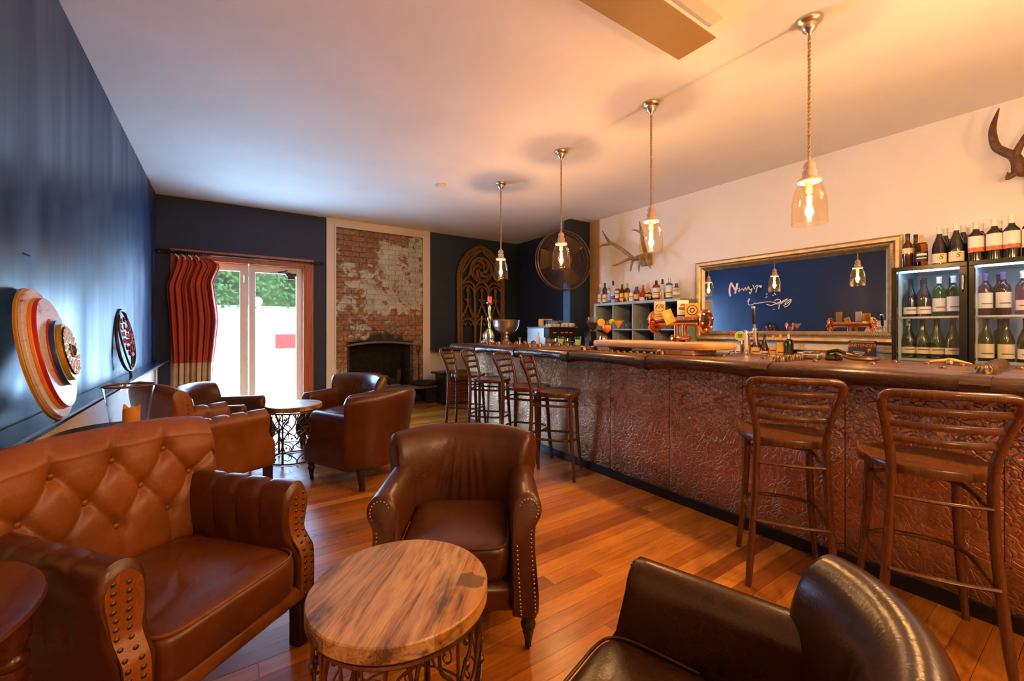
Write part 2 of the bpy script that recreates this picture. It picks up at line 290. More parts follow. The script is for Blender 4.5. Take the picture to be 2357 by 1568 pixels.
# ------------------------------------------------------------------ geometry helpers
class MB:
    def __init__(s): s.v = []; s.f = []; s.mi = []
    def add(s, vs, fs, mi=0, M=None):
        o = len(s.v)
        s.v += [tuple(M @ Vector(q)) if M else tuple(q) for q in vs]
        s.f += [tuple(i + o for i in q) for q in fs]; s.mi += [mi] * len(fs); return s
    def box(s, x0, x1, y0, y1, z0, z1, b=0.0, M=None, mi=0):
        if b <= 0:
            vs = [(x, y, z) for z in (z0, z1) for y in (y0, y1) for x in (x0, x1)]
            return s.add(vs, [(0, 2, 3, 1), (4, 5, 7, 6), (0, 1, 5, 4), (2, 6, 7, 3), (0, 4, 6, 2), (1, 3, 7, 5)], mi, M)
        X, Y, Z = (x0, x1), (y0, y1), (z0, z1); vs = []; idx = {}
        for i in (0, 1):
            for j in (0, 1):
                for k in (0, 1):
                    for a in range(3):
                        c = [X[i], Y[j], Z[k]]; sg = [(1, -1)[i], (1, -1)[j], (1, -1)[k]]
                        for q in range(3):
                            if q != a: c[q] += sg[q] * b
                        idx[i, j, k, a] = len(vs); vs.append(c)
        fs = []
        for i in (0, 1):
            q = [idx[i, 0, 0, 0], idx[i, 1, 0, 0], idx[i, 1, 1, 0], idx[i, 0, 1, 0]]; fs.append(q if i else q[::-1])
            q = [idx[0, i, 0, 1], idx[0, i, 1, 1], idx[1, i, 1, 1], idx[1, i, 0, 1]]; fs.append(q if i else q[::-1])
            q = [idx[0, 0, i, 2], idx[1, 0, i, 2], idx[1, 1, i, 2], idx[0, 1, i, 2]]; fs.append(q if i else q[::-1])
        for i in (0, 1):
            for j in (0, 1):
                q = [idx[i, j, 0, 0], idx[i, j, 1, 0], idx[i, j, 1, 1], idx[i, j, 0, 1]]; fs.append(q if (i ^ j) else q[::-1])
                q = [idx[i, 0, j, 0], idx[i, 1, j, 0], idx[i, 1, j, 2], idx[i, 0, j, 2]]; fs.append(q[::-1] if (i ^ j) else q)
                q = [idx[0, i, j, 1], idx[1, i, j, 1], idx[1, i, j, 2], idx[0, i, j, 2]]; fs.append(q if (i ^ j) else q[::-1])
        for i in (0, 1):
            for j in (0, 1):
                for k in (0, 1):
                    q = [idx[i, j, k, a] for a in range(3)]; fs.append(q if (i + j + k) % 2 else q[::-1])
        return s.add(vs, fs, mi, M)
    def lathe(s, prof, n=20, c=(0, 0, 0), M=None, mi=0, caps=True):
        vs = []; fs = []; L = len(prof)
        for r, z in prof:
            for k in range(n):
                a = 2 * pi * k / n; vs.append((c[0] + r * math.cos(a), c[1] + r * math.sin(a), c[2] + z))
        for i in range(L - 1):
            for k in range(n):
                fs.append((i * n + k, i * n + (k + 1) % n, (i + 1) * n + (k + 1) % n, (i + 1) * n + k))
        if caps:
            if prof[0][0] > 1e-4: fs.append(tuple(range(n))[::-1])
            if prof[-1][0] > 1e-4: fs.append(tuple((L - 1) * n + k for k in range(n)))
        return s.add(vs, fs, mi, M)
    def tube(s, pts, r, n=8, closed=False, caps=True, M=None, mi=0, flat=1.0, up=None):
        P = [Vector(p) for p in pts]; L = len(P); R = r if isinstance(r, (list, tuple)) else [r] * L
        T = []
        for i in range(L):
            a = P[(i - 1) % L] if (closed or i > 0) else P[i]; b = P[(i + 1) % L] if (closed or i < L - 1) else P[i]
            d = b - a; T.append(d.normalized() if d.length > 1e-9 else Vector((0, 0, 1)))
        u = Vector(up) if up else (Vector((0, 0, 1)) if abs(T[0].z) < .9 else Vector((1, 0, 0)))
        vs = []; fs = []
        for i in range(L):
            if up: u = Vector(up)
            u = (u - T[i] * u.dot(T[i])); u = u.normalized() if u.length > 1e-6 else T[i].orthogonal().normalized(); w = T[i].cross(u)
            for k in range(n):
                a = 2 * pi * k / n; vs.append(P[i] + (u * math.cos(a) * flat + w * math.sin(a)) * R[i])
        for i in range(L if closed else L - 1):
            j = (i + 1) % L
            for k in range(n): fs.append((i * n + k, i * n + (k + 1) % n, j * n + (k + 1) % n, j * n + k))
        if caps and not closed: fs += [tuple(range(n))[::-1], tuple((L - 1) * n + k for k in range(n))]
        return s.add(vs, fs, mi, M)
    def grid(s, fn, nu, nv, cu=False, cv=False, M=None, mi=0):
        vs = [fn(i / (nu if cu else nu - 1), j / (nv if cv else nv - 1)) for i in range(nu) for j in range(nv)]; fs = []
        for i in range(nu if cu else nu - 1):
            for j in range(nv if cv else nv - 1):
                a, b = (i + 1) % nu, (j + 1) % nv; fs.append((i * nv + j, a * nv + j, a * nv + b, i * nv + b))
        return s.add(vs, fs, mi, M)
    def prism(s, poly, z0, z1, M=None, mi=0):
        n = len(poly); vs = [(x, y, z0) for x, y in poly] + [(x, y, z1) for x, y in poly]
        fs = [tuple(range(n))[::-1], tuple(range(n, 2 * n))] + [(i, (i + 1) % n, n + (i + 1) % n, n + i) for i in range(n)]
        return s.add(vs, fs, mi, M)
    def ball(s, c, r, n=10, m=6, sc=(1, 1, 1), M=None, mi=0, half=False):
        lo = 0.0 if half else -pi / 2
        prof = [(max(1e-5, math.cos(lo + (pi / 2 - lo) * i / m)), math.sin(lo + (pi / 2 - lo) * i / m)) for i in range(m + 1)]
        t = MB().lathe(prof, n, caps=False)
        return s.add([(c[0] + x * r * sc[0], c[1] + y * r * sc[1], c[2] + z * r * sc[2]) for x, y, z in t.v], t.f, mi, M)
    def build(s, name, mat, parent=None, smooth=38, subd=0):
        me = bpy.data.meshes.new(name); me.from_pydata([tuple(q) for q in s.v], [], s.f)
        for m in (mat if isinstance(mat, (list, tuple)) else [mat]): me.materials.append(MATS[m])
        if any(s.mi): me.polygons.foreach_set('material_index', s.mi)
        if smooth:
            me.polygons.foreach_set('use_smooth', [True] * len(me.polygons))
            me.update(); me.set_sharp_from_angle(angle=math.radians(smooth))
        o = bpy.data.objects.new(name, me); COL.objects.link(o); o.parent = parent
        if subd:
            md = o.modifiers.new('smooth', 'SUBSURF'); md.levels = md.render_levels = subd
        return o
def tag(o, label, cat, group=None, kind=None):
    o['label'] = label; o['category'] = cat
    if group: o['group'] = group
    if kind: o['kind'] = kind
    return o
def thing(name, label, cat, loc=(0, 0, 0), rz=0.0, group=None, rot=None):
    o = bpy.data.objects.new(name, None); COL.objects.link(o); o.location = loc; o.rotation_euler = rot or (0, 0, rz)
    o.empty_display_size = .05
    return tag(o, label, cat, group)
def struct(o): o['kind'] = 'structure'; return o
def stuff(o): o['kind'] = 'stuff'; return o
CH = {}
def kids(o): return [c for c in bpy.data.objects if c.parent == o]
def dup(root, label, loc, rz=0.0, scale=None):
    def cp(o, par):
        c = o.copy(); COL.objects.link(c); c.parent = par
        for q in tree.get(o.name, []): cp(q, c)
        return c
    tree = {}
    for q in bpy.data.objects:
        if q.parent: tree.setdefault(q.parent.name, []).append(q)
    r = cp(root, None); r.location = loc; r.rotation_euler = (0, 0, rz); r['label'] = label
    if scale: r.scale = (scale,) * 3
    return r
def text(body, size, mat, loc, rot, parent=None, name='lettering', ext=.0008, align='CENTER', sx=1.0, shear=0.0):
    c = bpy.data.curves.new(name, 'FONT'); c.body = body; c.size = size; c.extrude = ext; c.align_x = align; c.align_y = 'CENTER'; c.shear = shear
    c.materials.append(MATS[mat]); o = bpy.data.objects.new(name, c); COL.objects.link(o); o.location = loc; o.rotation_euler = rot; bpy.context.view_layer.update(); me = bpy.data.meshes.new_from_object(o.evaluated_get(bpy.context.evaluated_depsgraph_get())); bpy.data.objects.remove(o); o = bpy.data.objects.new(name, me); COL.objects.link(o); o.location = loc; o.rotation_euler = rot; o.parent = parent; o.scale = (sx, 1, 1); return o
def sstep(a, b, x):
    x = max(0.0, min(1.0, (x - a) / (b - a))); return x * x * (3 - 2 * x)
def spow(x, p): return math.copysign(abs(x) ** p, x)
def catmull(P, k=6, closed=False):
    P = [Vector(p) for p in P]; n = len(P); out = []
    for i in range(n if closed else n - 1):
        g = lambda j: P[j % n] if closed else P[max(0, min(n - 1, j))]
        a, b, c, d = g(i - 1), g(i), g(i + 1), g(i + 2)
        for q in range(k):
            t = q / k; out.append(.5 * ((2 * b) + (c - a) * t + (2 * a - 5 * b + 4 * c - d) * t * t + (3 * b - a - 3 * c + d) * t ** 3))
    if not closed: out.append(P[-1])
    return out
def polyarc(cx, cy, r, a0, a1, n): return [(cx + r * math.cos(a0 + (a1 - a0) * i / n), cy + r * math.sin(a0 + (a1 - a0) * i / n)) for i in range(n + 1)]
RX = lambda a: Matrix.Rotation(a, 4, 'X')
RY = lambda a: Matrix.Rotation(a, 4, 'Y')
RZ = lambda a: Matrix.Rotation(a, 4, 'Z')
TR = lambda *p: Matrix.Translation(p)

# ------------------------------------------------------------------ the room
YF, XL, XR, ZC = 7.2, -0.735, 5.04, 3.077
YB = -3.2
BARX = 2.80
def bx(name, mat, *b, parent=None, bev=0.0, smooth=0):
    return MB().box(*b, b=bev).build(name, mat, parent, smooth)
floor = struct(bx('floor', 'soot', -1.9, 5.3, YB, YF + .02, -.12, -.022))
bm0 = MB().box(0, 1, 0, 1, -.022, 0).build('floorboard', 'floorboard_varnish', floor, 0); bm_mesh = bm0.data
BWID = .088; first = True; nb = 0
rows = int((YF - (-.55)) / BWID) + 1
for r in range(rows):
    y0 = -.55 + r * BWID; y1 = min(y0 + BWID - .0016, YF)
    x = -1.9 if y0 < 2.0 else XL
    x_end = BARX + .05 if y0 < 5.05 else 5.0
    x -= rnd.uniform(0, 1.2); 
    while x < x_end:
        ln = rnd.uniform(1.7, 3.4); xa = max(x, -1.9 if y0 < 2.0 else XL); xb = min(x + ln - .0014, x_end)
        if xb - xa > .04:
            o = bm0 if first else bpy.data.objects.new('floorboard', bm_mesh)
            if not first: COL.objects.link(o); o.parent = floor
            first = False; o.location = (xa, y0, rnd.uniform(-.0006, .0006)); o.scale = (xb - xa, y1 - y0, 1); nb += 1
        x += ln
bx('floor_back', 'floorboard_varnish', -1.9, 5.3, YB, -.55, -.03, -.001, parent=floor)
bx('floor_bar', 'black_matt', BARX + .05, 5.1, -.55, 5.05, -.03, -.002, parent=floor)
struct(bx('ceiling', 'ceiling_paint', -1.9, 5.3, YB, YF + .25, ZC, ZC + .15))
struct(bx('wall_left', 'navy_paint', XL - .2, XL, 2.0, YF + .25, -.1, ZC))
struct(MB().box(-1.9, XL - .2, 2.0, 2.2, -.1, ZC).box(-1.9, -1.7, YB, 2.0, -.1, ZC).build('wall_left_near', 'cream_paint', None, 0))
struct(bx('wall_rear', 'cream_paint', -1.9, 5.3, YB - .2, YB, -.1, ZC))
struct(bx('wall_right', 'cream_paint', XR, XR + .2, YB, 5.06, -.1, ZC))
struct(bx('wall_right_far', 'navy_paint_matt', XR + .02, XR + .22, 5.06, YF + .25, -.1, ZC))
struct(bx('trim_1', 'tan_board', XR - .012, XR, 4.84, 5.055, .9, ZC))
struct(bx('wall_partition', 'navy_paint_matt', 4.60, XR + .02, 5.06, 5.20, -.02, ZC))
struct(bx('trim_2', 'daylit_edge_blue', 4.578, 4.60, 5.055, 5.205, 0, 2.05))
T = .25
wb = MB()
for a in ((XL - .2, -.46, -.1, ZC), (-.46, 1.033, 2.262, ZC), (1.033, 1.654, -.1, ZC), (1.654, 2.781, 1.09, ZC), (1.654, 2.781, -.1, .30), (2.781, 5.3, -.1, ZC)):
    wb.box(a[0], a[1], YF, YF + T, a[2], a[3])
struct(wb.build('wall_far', 'navy_paint_matt', None, 0))
# cream wainscot under the ledges
struct(MB().box(XL, XL + .02, 2.0, YF, 0, .865).box(XL + .02, XL + .032, 2.0, YF, 0, .14).build('trim_3', 'cream_paint', None, 0))
struct(MB().box(3.105, XR, YF - .02, YF, 0, .90).box(3.105, XR, YF - .032, YF, 0, .16).box(3.24, 3.26, YF - .026, YF, .16, .90).build('trim_4', 'trim_cream', None, 0))
struct(MB().box(XL, -.598, 2.0, YF, .868, .897, .008).box(XL, -.64, 2.0, YF, .845, .868).build('trim_5', 'ledge_paint', None, 30))
struct(MB().box(3.105, XR, YF - .22, YF, .905, .935, .006).build('trim_6', 'leg_dark', None, 30))
# white frame around the chimney breast
struct(MB().box(1.344, 1.487, YF - .03, YF, 0, ZC, .004).box(2.961, 3.105, YF - .03, YF, 0, ZC, .004).box(1.487, 2.961, YF - .03, YF, 2.944, ZC, .004)
       .box(1.462, 1.487, YF - .045, YF, 0, 2.968).box(2.961, 2.986, YF - .045, YF, 0, 2.968).box(1.487, 2.961, YF - .045, YF, 2.944, 2.968).build('trim_7', 'trim_cream', None, 30))

# fireplace: bricks one by one, firebox, arch bar, hearth
fp = thing('fireplace', 'brick fireplace with flaking pale green paint in a cream frame', 'fireplace', (2.22, YF, 0))
P = lambda *b: (b[0] - 2.22, b[1] - 2.22, b[2] - YF, b[3] - YF, b[4], b[5])
mo = MB()
for a in ((1.487, 1.654, .3, 2.944), (2.781, 2.961, .3, 2.944), (1.654, 2.781, 1.09, 2.944)): mo.box(*P(a[0], a[1], YF - .014, YF, a[2], a[3]))
mo.build('mortar', 'mortar', fp, 0)
bk = None; CZ = .0865; BL = .243
for c in range(int((2.944 - .33) / CZ) + 1):
    z0 = .33 + c * CZ; z1 = min(z0 + CZ - .009, 2.944)
    if z1 - z0 < .02: continue
    x = 1.487 - (BL / 2 if c % 2 else 0)
    while x < 2.961:
        for xa, xb in ((x, x + BL - .009),):
            xa, xb = max(xa, 1.487), min(xb, 2.961)
            if z0 < 1.065:
                if xb <= 1.70: xb = min(xb, 1.654)
                elif xa >= 2.73: xa = max(xa, 2.781)
                elif xa < 1.654: xb = 1.654
                elif xb > 2.781: xa = 2.781
                else: continue
            if xb - xa < .03: continue
            if bk is None:
                bk = MB().box(0, 1, -1, 0, 0, 1, .07).build('brick', 'painted_brick', fp, 0); o = bk
            else: o = bpy.data.objects.new('brick', bk.data); COL.objects.link(o); o.parent = fp
            o.location = (xa - 2.22, -.008, z0); o.scale = (xb - xa, .020 + rnd.uniform(-.005, .006), z1 - z0)
        x += BL
ab = MB()
def arch(u, v):
    x = -.58 + 1.17 * u; z = 1.028 + .052 * (1 - (2 * u - 1) ** 2); a = 2 * pi * v; return (x, -.03 + .03 * math.cos(a), z + .02 * math.sin(a))
ab.grid(arch, 20, 8, cv=True).build('arch_bar', 'hearth_stone', fp)
fb = MB().box(*P(1.654, 2.781, YF + .48, YF + .5, .28, 1.2)).box(*P(1.654, 2.781, YF, YF + .5, .26, .30)).box(*P(1.654, 2.781, YF, YF + .5, 1.12, 1.2))
fb.build('firebox', 'soot', fp, 0)
for a in ((1.60, 1.70), (2.735, 2.83)):
    MB().box(*P(a[0], a[1], YF, YF + .5, .28, 1.2)).build('firebox_side', 'sooty_brick', fp, 0)
g = MB(); g.box(-.42, .26, .02, .035, .36, .44, .004)
for i in range(9): g.tube([(-.40 + i * .08, .03, .33), (-.40 + i * .08, .03, .50 if i in (0, 8) else .45)], .008, 6)
g.box(-.42, .26, .03, .36, .345, .36); g.build('fire_grate', 'iron_black', fp)
MB().grid(lambda u, v: (-.50 + .9 * u, .03 + .38 * v, .305 + .12 * math.sin(pi * u) * math.sin(pi * v) + .012 * math.sin(31 * u) * math.cos(27 * v)), 16, 10).build('ash_heap', 'ash', fp)
for i, (a, b, r) in enumerate((((-.42, .10, .47), (.16, .18, .44), .04), ((-.36, .22, .51), (.05, .10, .52), .035), ((.02, .07, .46), (.34, .22, .36), .032), ((.30, .05, .36), (.36, .14, .58), .04))):
    MB().tube(catmull([a, tuple((a[k] + b[k]) / 2 + .012 for k in range(3)), b], 4), r, 8).build('fire_log', 'ash' if i == 0 else 'sooty_brick', fp)
hs = thing('hearth', 'grey stone hearth shelf with a dark niche below the fireplace', 'hearth', (2.35, 7.03, 0))
MB().box(-.93, .85, -.15, .16, .265, .325, .012).build('hearth_slab', 'hearth_stone', hs)
MB().box(-.93, .33, -.13, .16, .03, .265, .01).build('hearth_block', 'sooty_brick', hs); MB().box(.56, .84, -.13, .16, .0, .265, .01).build('hearth_block', 'soot', hs)
MB().box(.33, .56, .06, .16, .0, .265).build('niche_back', 'soot', hs, 0); MB().box(-.93, .84, -.125, .16, 0, .03).build('hearth_foot', 'sooty_brick', hs, 0)
cu = MB().lathe([(.02, 0), (.2, .0), (.235, .02), (.235, .045), (.20, .062), (.02, .075)], 28).build('hearth_cushion', 'black_matt'); cu.location = (2.93, 7.04, .325)
tag(cu, 'flat round dark cushion lying on the stone hearth', 'cushion')
pk = MB().tube([(0, 0, 0), (.005, .0, .32), (0, 0, .62)], .007, 6)
pk.tube(catmull([(0, 0, .55), (-.03, 0, .60), (-.02, 0, .68), (.02, 0, .69), (.03, 0, .62), (.0, 0, .56)], 5), .008, 6); o = pk.build('fire_poker', 'iron_black'); o.location = (2.875, 7.13, .325); o.rotation_euler = (math.radians(-3), 0, 0)
tag(o, 'black iron poker leaning against bricks beside the fire opening', 'poker')
fr = thing('firewood_rack', 'dark timber rack stacked with reddish firewood sticks beside the hearth', 'rack', (3.33, 6.62, 0))
fm = MB().box(-.30, .34, -.06, .36, .52, .555, .005)
fm.build('rack_top', 'leg_dark', fr)
for x in (-.22, .27):
    MB().box(x, x + .03, -.02, .34, 0, .52).build('rack_side', 'leg_dark', fr, 0)
MB().box(-.19, .27, .32, .34, 0, .52).build('rack_back', 'leg_dark', fr, 0)
for i in range(15):
    z = .03 + i * .0325
    MB().tube([(-.18, .02 + rnd.uniform(-.015, .02), z), (.04, .02 + rnd.uniform(-.01, .01), z + rnd.uniform(-.004, .004)), (.26, .02 + rnd.uniform(-.015, .02), z)], .015, 6).build('firewood_stick', 'stick_wood', fr)

# ------------------------------------------------------------------ french doors, curtain, rod
cs = MB()
for b in ((-.585, -.46, 0, 2.379), (1.033, 1.157, 0, 2.379), (-.46, 1.033, 2.263, 2.379)):
    cs.box(b[0], b[1], YF - .032, YF, b[2], b[3], .004)
for x0, x1, z0, z1 in ((-.46, -.44, 0, 2.263), (1.013, 1.033, 0, 2.263), (-.46, 1.033, 2.243, 2.263)): cs.box(x0, x1, YF - .032, YF + .16, z0, z1)
for x in (1.055, 1.09, 1.12): cs.box(x, x + .012, YF - .042, YF - .03, 0, 2.30)
cs.box(-.55, 1.12, YF - .042, YF - .03, 2.30, 2.315)
struct(cs.build('trim_8', 'terracotta_wood', None, 30))
def leaf(n, x0, x1, g0, g1):
    d = struct(MB().box(x0, g0, YF + .06, YF + .105, .02, 2.243, .004).build('door_%d' % n, 'white_gloss', None, 30))
    MB().box(g1, x1, YF + .06, YF + .105, .02, 2.243, .004).build('stile', 'white_gloss', d, 30)
    MB().box(g0, g1, YF + .06, YF + .105, 2.138, 2.243, .004).build('top_rail', 'white_gloss', d, 30)
    MB().box(g0, g1, YF + .06, YF + .105, .02, .145, .004).build('bottom_rail', 'white_gloss', d, 30)
    MB().box(g0, g1, YF + .08, YF + .085, .145, 2.138).build('pane', 'pane_glass', d, 0)
    return d
d1 = leaf(1, -.44, .296, -.30, .191); d2 = leaf(2, .304, 1.013, .388, .925)
MB().box(.235, .26, YF + .045, YF + .06, 1.98, 2.10, .003).tube([(.247, YF + .045, 2.09), (.247, YF + .03, 2.05), (.247, YF + .045, 1.98)], .008, 6).build('bolt', 'steel_brushed', d1)
MB().box(.78, .92, YF + .0, YF + .06, 2.105, 2.15, .006).box(.80, .90, YF + .02, YF + .06, 2.06, 2.105, .004).tube([(.84, YF + .0, 2.15), (.66, YF - .04, 2.145)], .011, 6).tube([(.66, YF - .04, 2.145), (.80, YF + .03, 2.19)], .009, 6).build('door_closer', 'iron_black', d2)
rod = thing('curtain_rod', 'black iron curtain rod with ball finials above the doors', 'curtain rod', (.3, YF - .11, 2.318))
MB().tube([(-1.0, 0, 0), (.97, 0, 0)], .014, 10).tube([(-1.0, -.0, .03), (.97, 0, .0)], .003, 4).build('rod', 'iron_black', rod)
for x in (-1.0, .97): MB().ball((x, 0, 0), .032, 12, 8).lathe([(.02, -.02), (.024, 0), (.02, .02)], 10, M=TR(x - (.04 if x > 0 else -.04), 0, 0) @ RY(pi / 2)).build('finial', 'iron_black', rod)
for x in (-.9, .82): MB().box(x - .012, x + .012, 0, .11, -.012, .012).lathe([(.03, 0), (.03, .01)], 12, M=TR(x, .10, 0) @ RX(-pi / 2)).tube([(x, -.02, -.02), (x, 0, .022), (x, .02, -.02)], .006, 6).build('bracket', 'iron_black', rod)
for i in range(19):
    x = -.83 + i * .022; MB().tube([(x + .002 * math.sin(i), .026 * math.cos(a * pi / 5), .026 * math.sin(a * pi / 5) - .008) for a in range(10)], .0055, 5, closed=True).build('curtain_ring', 'iron_black', rod)
ct = thing('curtain', 'red velvet curtain with beige border gathered beside the glass doors', 'curtain', (-.34, YF - .11, 0))
def cpos(u, z):
    t = 1 - z / 2.27
    L = [(-.19, 0), (-.21, .06), (-.285, .18), (-.25, .42), (-.22, .64), (-.235, 1)]; Rr = [(.20, 0), (.28, .03), (.30, .045), (.22, .14), (.27, .3), (.285, .38), (.25, .55), (.225, .64), (.21, 1)]
    def ip(A):
        for (a, ta), (b, tb) in zip(A, A[1:]):
            if t <= tb: return a + (b - a) * (t - ta) / (tb - ta)
        return A[-1][0]
    l, r = ip(L), ip(Rr); x = l + (r - l) * u
    amp = .035 * (.55 + .45 * sstep(0, .3, t)); ph = 2 * pi * (7.2 * u + .15 * math.sin(3 * t))
    return (x + .008 * math.cos(ph * 1.0), -.012 + amp * math.sin(ph) + .012 * math.sin(2.3 * ph + 1), z)
MB().grid(lambda u, v: cpos(u, .85 + (2.27 - .85) * v - .07 * v * max(0, (u - .90)) / .10), 110, 26).build('curtain_drape', 'curtain_red', ct, 80)
MB().grid(lambda u, v: cpos(u, .03 + (.85 - .03) * v), 110, 12).build('curtain_border', 'curtain_beige', ct, 80)
for i, x in enumerate((-.185, -.115, -.045, .03)):
    MB().tube(catmull([(x, -.05, 2.285), (x + .02, -.055, 2.265), (x + .035, -.05, 2.245), (x + .03, -.045, 2.225)], 4), [.008] * 12 + [.011], 6).build('curtain_hook', 'white_plastic', ct)

# ------------------------------------------------------------------ outside
struct(bx('ground', 'concrete', -8, 9, YF + .1, 22, -.12, -.05))
for i, y in enumerate((9.2, 10.6)): struct(bx('path_%d' % (i + 1), 'white_render', -8, 9, y, y + .22, -.05, -.035))
gw = thing('garden_wall', 'long white rendered garden wall under the hedge outside', 'wall', (.5, 13.7, 0)); MB().box(-6, 6, 0, .2, -.05, 1.90, .01).build('wall_body', 'white_render', gw, 30); MB().box(-6, 6, -.03, .23, 1.90, 1.945, .008).build('coping', 'concrete', gw, 30)
hd = MB(); r2 = random.Random(3)
for i in range(5200):
    x, z = r2.uniform(-3.2, 4.4), 1.86 + 2.0 * r2.random() ** .8; y = 13.6 + r2.uniform(-.22, .5) + .12 * math.sin(3 * x) * math.cos(4 * z); s = r2.uniform(.035, .085)
    a, b = r2.uniform(0, 6.28), r2.uniform(-1, 1); dx = Vector((math.cos(a), .4 * b, math.sin(a))).normalized() * s; dy = Vector((-math.sin(a), b * .6, math.cos(a))).normalized() * s * .55
    c = Vector((x, y, z)); hd.add([c - dx, c - dy, c + dx, c + dy], [(0, 1, 2, 3)])
hd.box(-3.2, 4.4, 13.95, 14.1, 1.8, 3.6)
stuff(tag(hd.build('hedge', 'leaf_green', None, 0), 'leafy green hedge rising above the white garden wall', 'hedge'))
cr = thing('garden_crate', 'white slatted crate with a pink-red top panel outside the glass door', 'crate', (1.55, 12.6, -.05))
MB().box(-.44, .5, -.02, .02, .84, 1.22, .01).build('red_panel', 'red_board', cr)
for x in (-.40, .42): MB().box(x, x + .07, -.02, .05, 0, .84).build('post', 'white_render', cr, 0)
for i in range(7): MB().box(-.33, .42, 0, .03, .14 + .095 * i, .205 + .095 * i).build('slat', 'concrete', cr, 0)
# ------------------------------------------------------------------ armchairs
def pillow(hx, hy, hz, e1=.32, e2=.28, crown=.02, nu=40, nv=16, fold=None):
    def fn(u, v):
        a = 2 * pi * u; b = (v - .5) * pi
        cb, sb, ca, sa = spow(math.cos(b), e1), spow(math.sin(b), e1), spow(math.cos(a), e2), spow(math.sin(a), e2)
        x, y = hx * cb * ca, hy * cb * sa; z = hz * sb
        if z > 0: z += crown * (1 - (x / hx) ** 2) * (1 - (y / hy) ** 2)
        if fold: z += fold(x, y, z)
        return (x, y, z)
    return MB().grid(fn, nu, nv, cu=True)
def loft_back(plan, sect, lean, z0, nu, du, hfac, disp, name, mat, par):
    """upholstered back: closed section (outward, z) carried along a plan curve"""
    S = [(p.x, p.y) for p in catmull([(a, b, 0) for a, b in sect], 3, True)]
    m = MB(); rings = []
    us = [-1.0 + 2.0 * i / (nu - 1) for i in range(nu)]
    for u in us:
        p = Vector(plan(u)); q = Vector(plan(min(1.0, u + .004))) - Vector(plan(max(-1.0, u - .004))); q.normalize(); nx, ny = -q.y, q.x
        if nx * p[0] + ny * (p[1] + .4) < 0: nx, ny = -nx, -ny
        ring = []
        for o, z in S:
            zz = z0 + (z - z0) * hfac(u) if z > z0 else z
            d = o + lean * max(0, zz - z0) + disp(u, zz, o)
            ring.append((p[0] + nx * d, p[1] + ny * d, zz))
        rings.append(ring)
    def shr(ring, k, off):
        c = [sum(v[i] for v in ring) / len(ring) for i in range(3)]
        return [tuple(c[i] + (v[i] - c[i]) * k + off[i] for i in range(3)) for v in ring]
    e0 = Vector(plan(-1)) - Vector(plan(-.98)); e0 = (e0[0], e0[1], 0); e1 = Vector(plan(1)) - Vector(plan(.98)); e1 = (e1[0], e1[1], 0)
    n0 = math.hypot(e0[0], e0[1]); e0 = tuple(v / n0 * du for v in e0); e1 = tuple(v / n0 * du for v in e1)
    rings = [shr(rings[0], .86, e0)] + rings + [shr(rings[-1], .86, e1)]
    n = len(S); vs = [v for r in rings for v in r]; fs = []
    for i in range(len(rings) - 1):
        for k in range(n): fs.append((i * n + k, i * n + (k + 1) % n, (i + 1) * n + (k + 1) % n, (i + 1) * n + k))
    fs += [tuple(range(n))[::-1], tuple((len(rings) - 1) * n + k for k in range(n))]
    m.add(vs, fs); return m.build(name, mat, par, 50)
def loft_arm(sx, prof, yf, yb, ny, disp, name, mat, par):
    S = [(p.x, p.y) for p in catmull([(a, b, 0) for a, b in prof], 3, True)]; n = len(S)
    cx, cz = sum(p[0] for p in S) / n, sum(p[1] for p in S) / n; vs = []; fs = []
    rows = [(-.014, .90), (-.006, .97)] + [(t, 1) for t in [i / (ny - 1) for i in range(ny)]]
    for t, k in rows:
        for x, z in S:
            f = yf(z); y = f + t if t < 0 else f + t * (yb - f)
            d = disp(y, x, z) if t >= 0 else 0
            xx, zz = cx + (x - cx) * k, cz + (z - cz) * k
            l = math.hypot(xx - cx, zz - cz) + 1e-6
            vs.append((sx * (xx + d * (xx - cx) / l), y, zz + d * (zz - cz) / l))
    R = len(rows)
    for i in range(R - 1):
        for j in range(n): fs.append((i * n + j, i * n + (j + 1) % n, (i + 1) * n + (j + 1) % n, (i + 1) * n + j))
    fs += [tuple(range(n))[::-1], tuple((R - 1) * n + j for j in range(n))]
    return MB().add(vs, fs).build(name, mat, par, 50)
def nails(pts, r, name, mat, par, nrm=(0, -1, 0)):
    m = MB(); q = Vector((0, 0, 1)).rotation_difference(Vector(nrm)).to_matrix().to_4x4()
    for p in pts: m.ball((0, 0, 0), r, 6, 2, (1, 1, .55), TR(*p) @ q, half=True)
    return stuff(m.build(name, mat, par, 60))
def resample(pts, step):
    P = [Vector(p) for p in pts]; out = [P[0]]; acc = 0
    for a, b in zip(P, P[1:]):
        L = (b - a).length
        while acc + L >= step:
            t = (step - acc) / L; a = a + (b - a) * t; L = (b - a).length; out.append(a.copy()); acc = 0
        acc += L
    return out
ARMP = [(.235, .19), (.235, .40), (.236, .50), (.243, .562), (.268, .598), (.302, .608), (.338, .597), (.360, .566), (.364, .532), (.350, .500), (.338, .470), (.334, .40), (.339, .30), (.343, .21), (.330, .158), (.250, .158)]
def yfront(z): return -.240 - .098 * sstep(.50, .22, z)
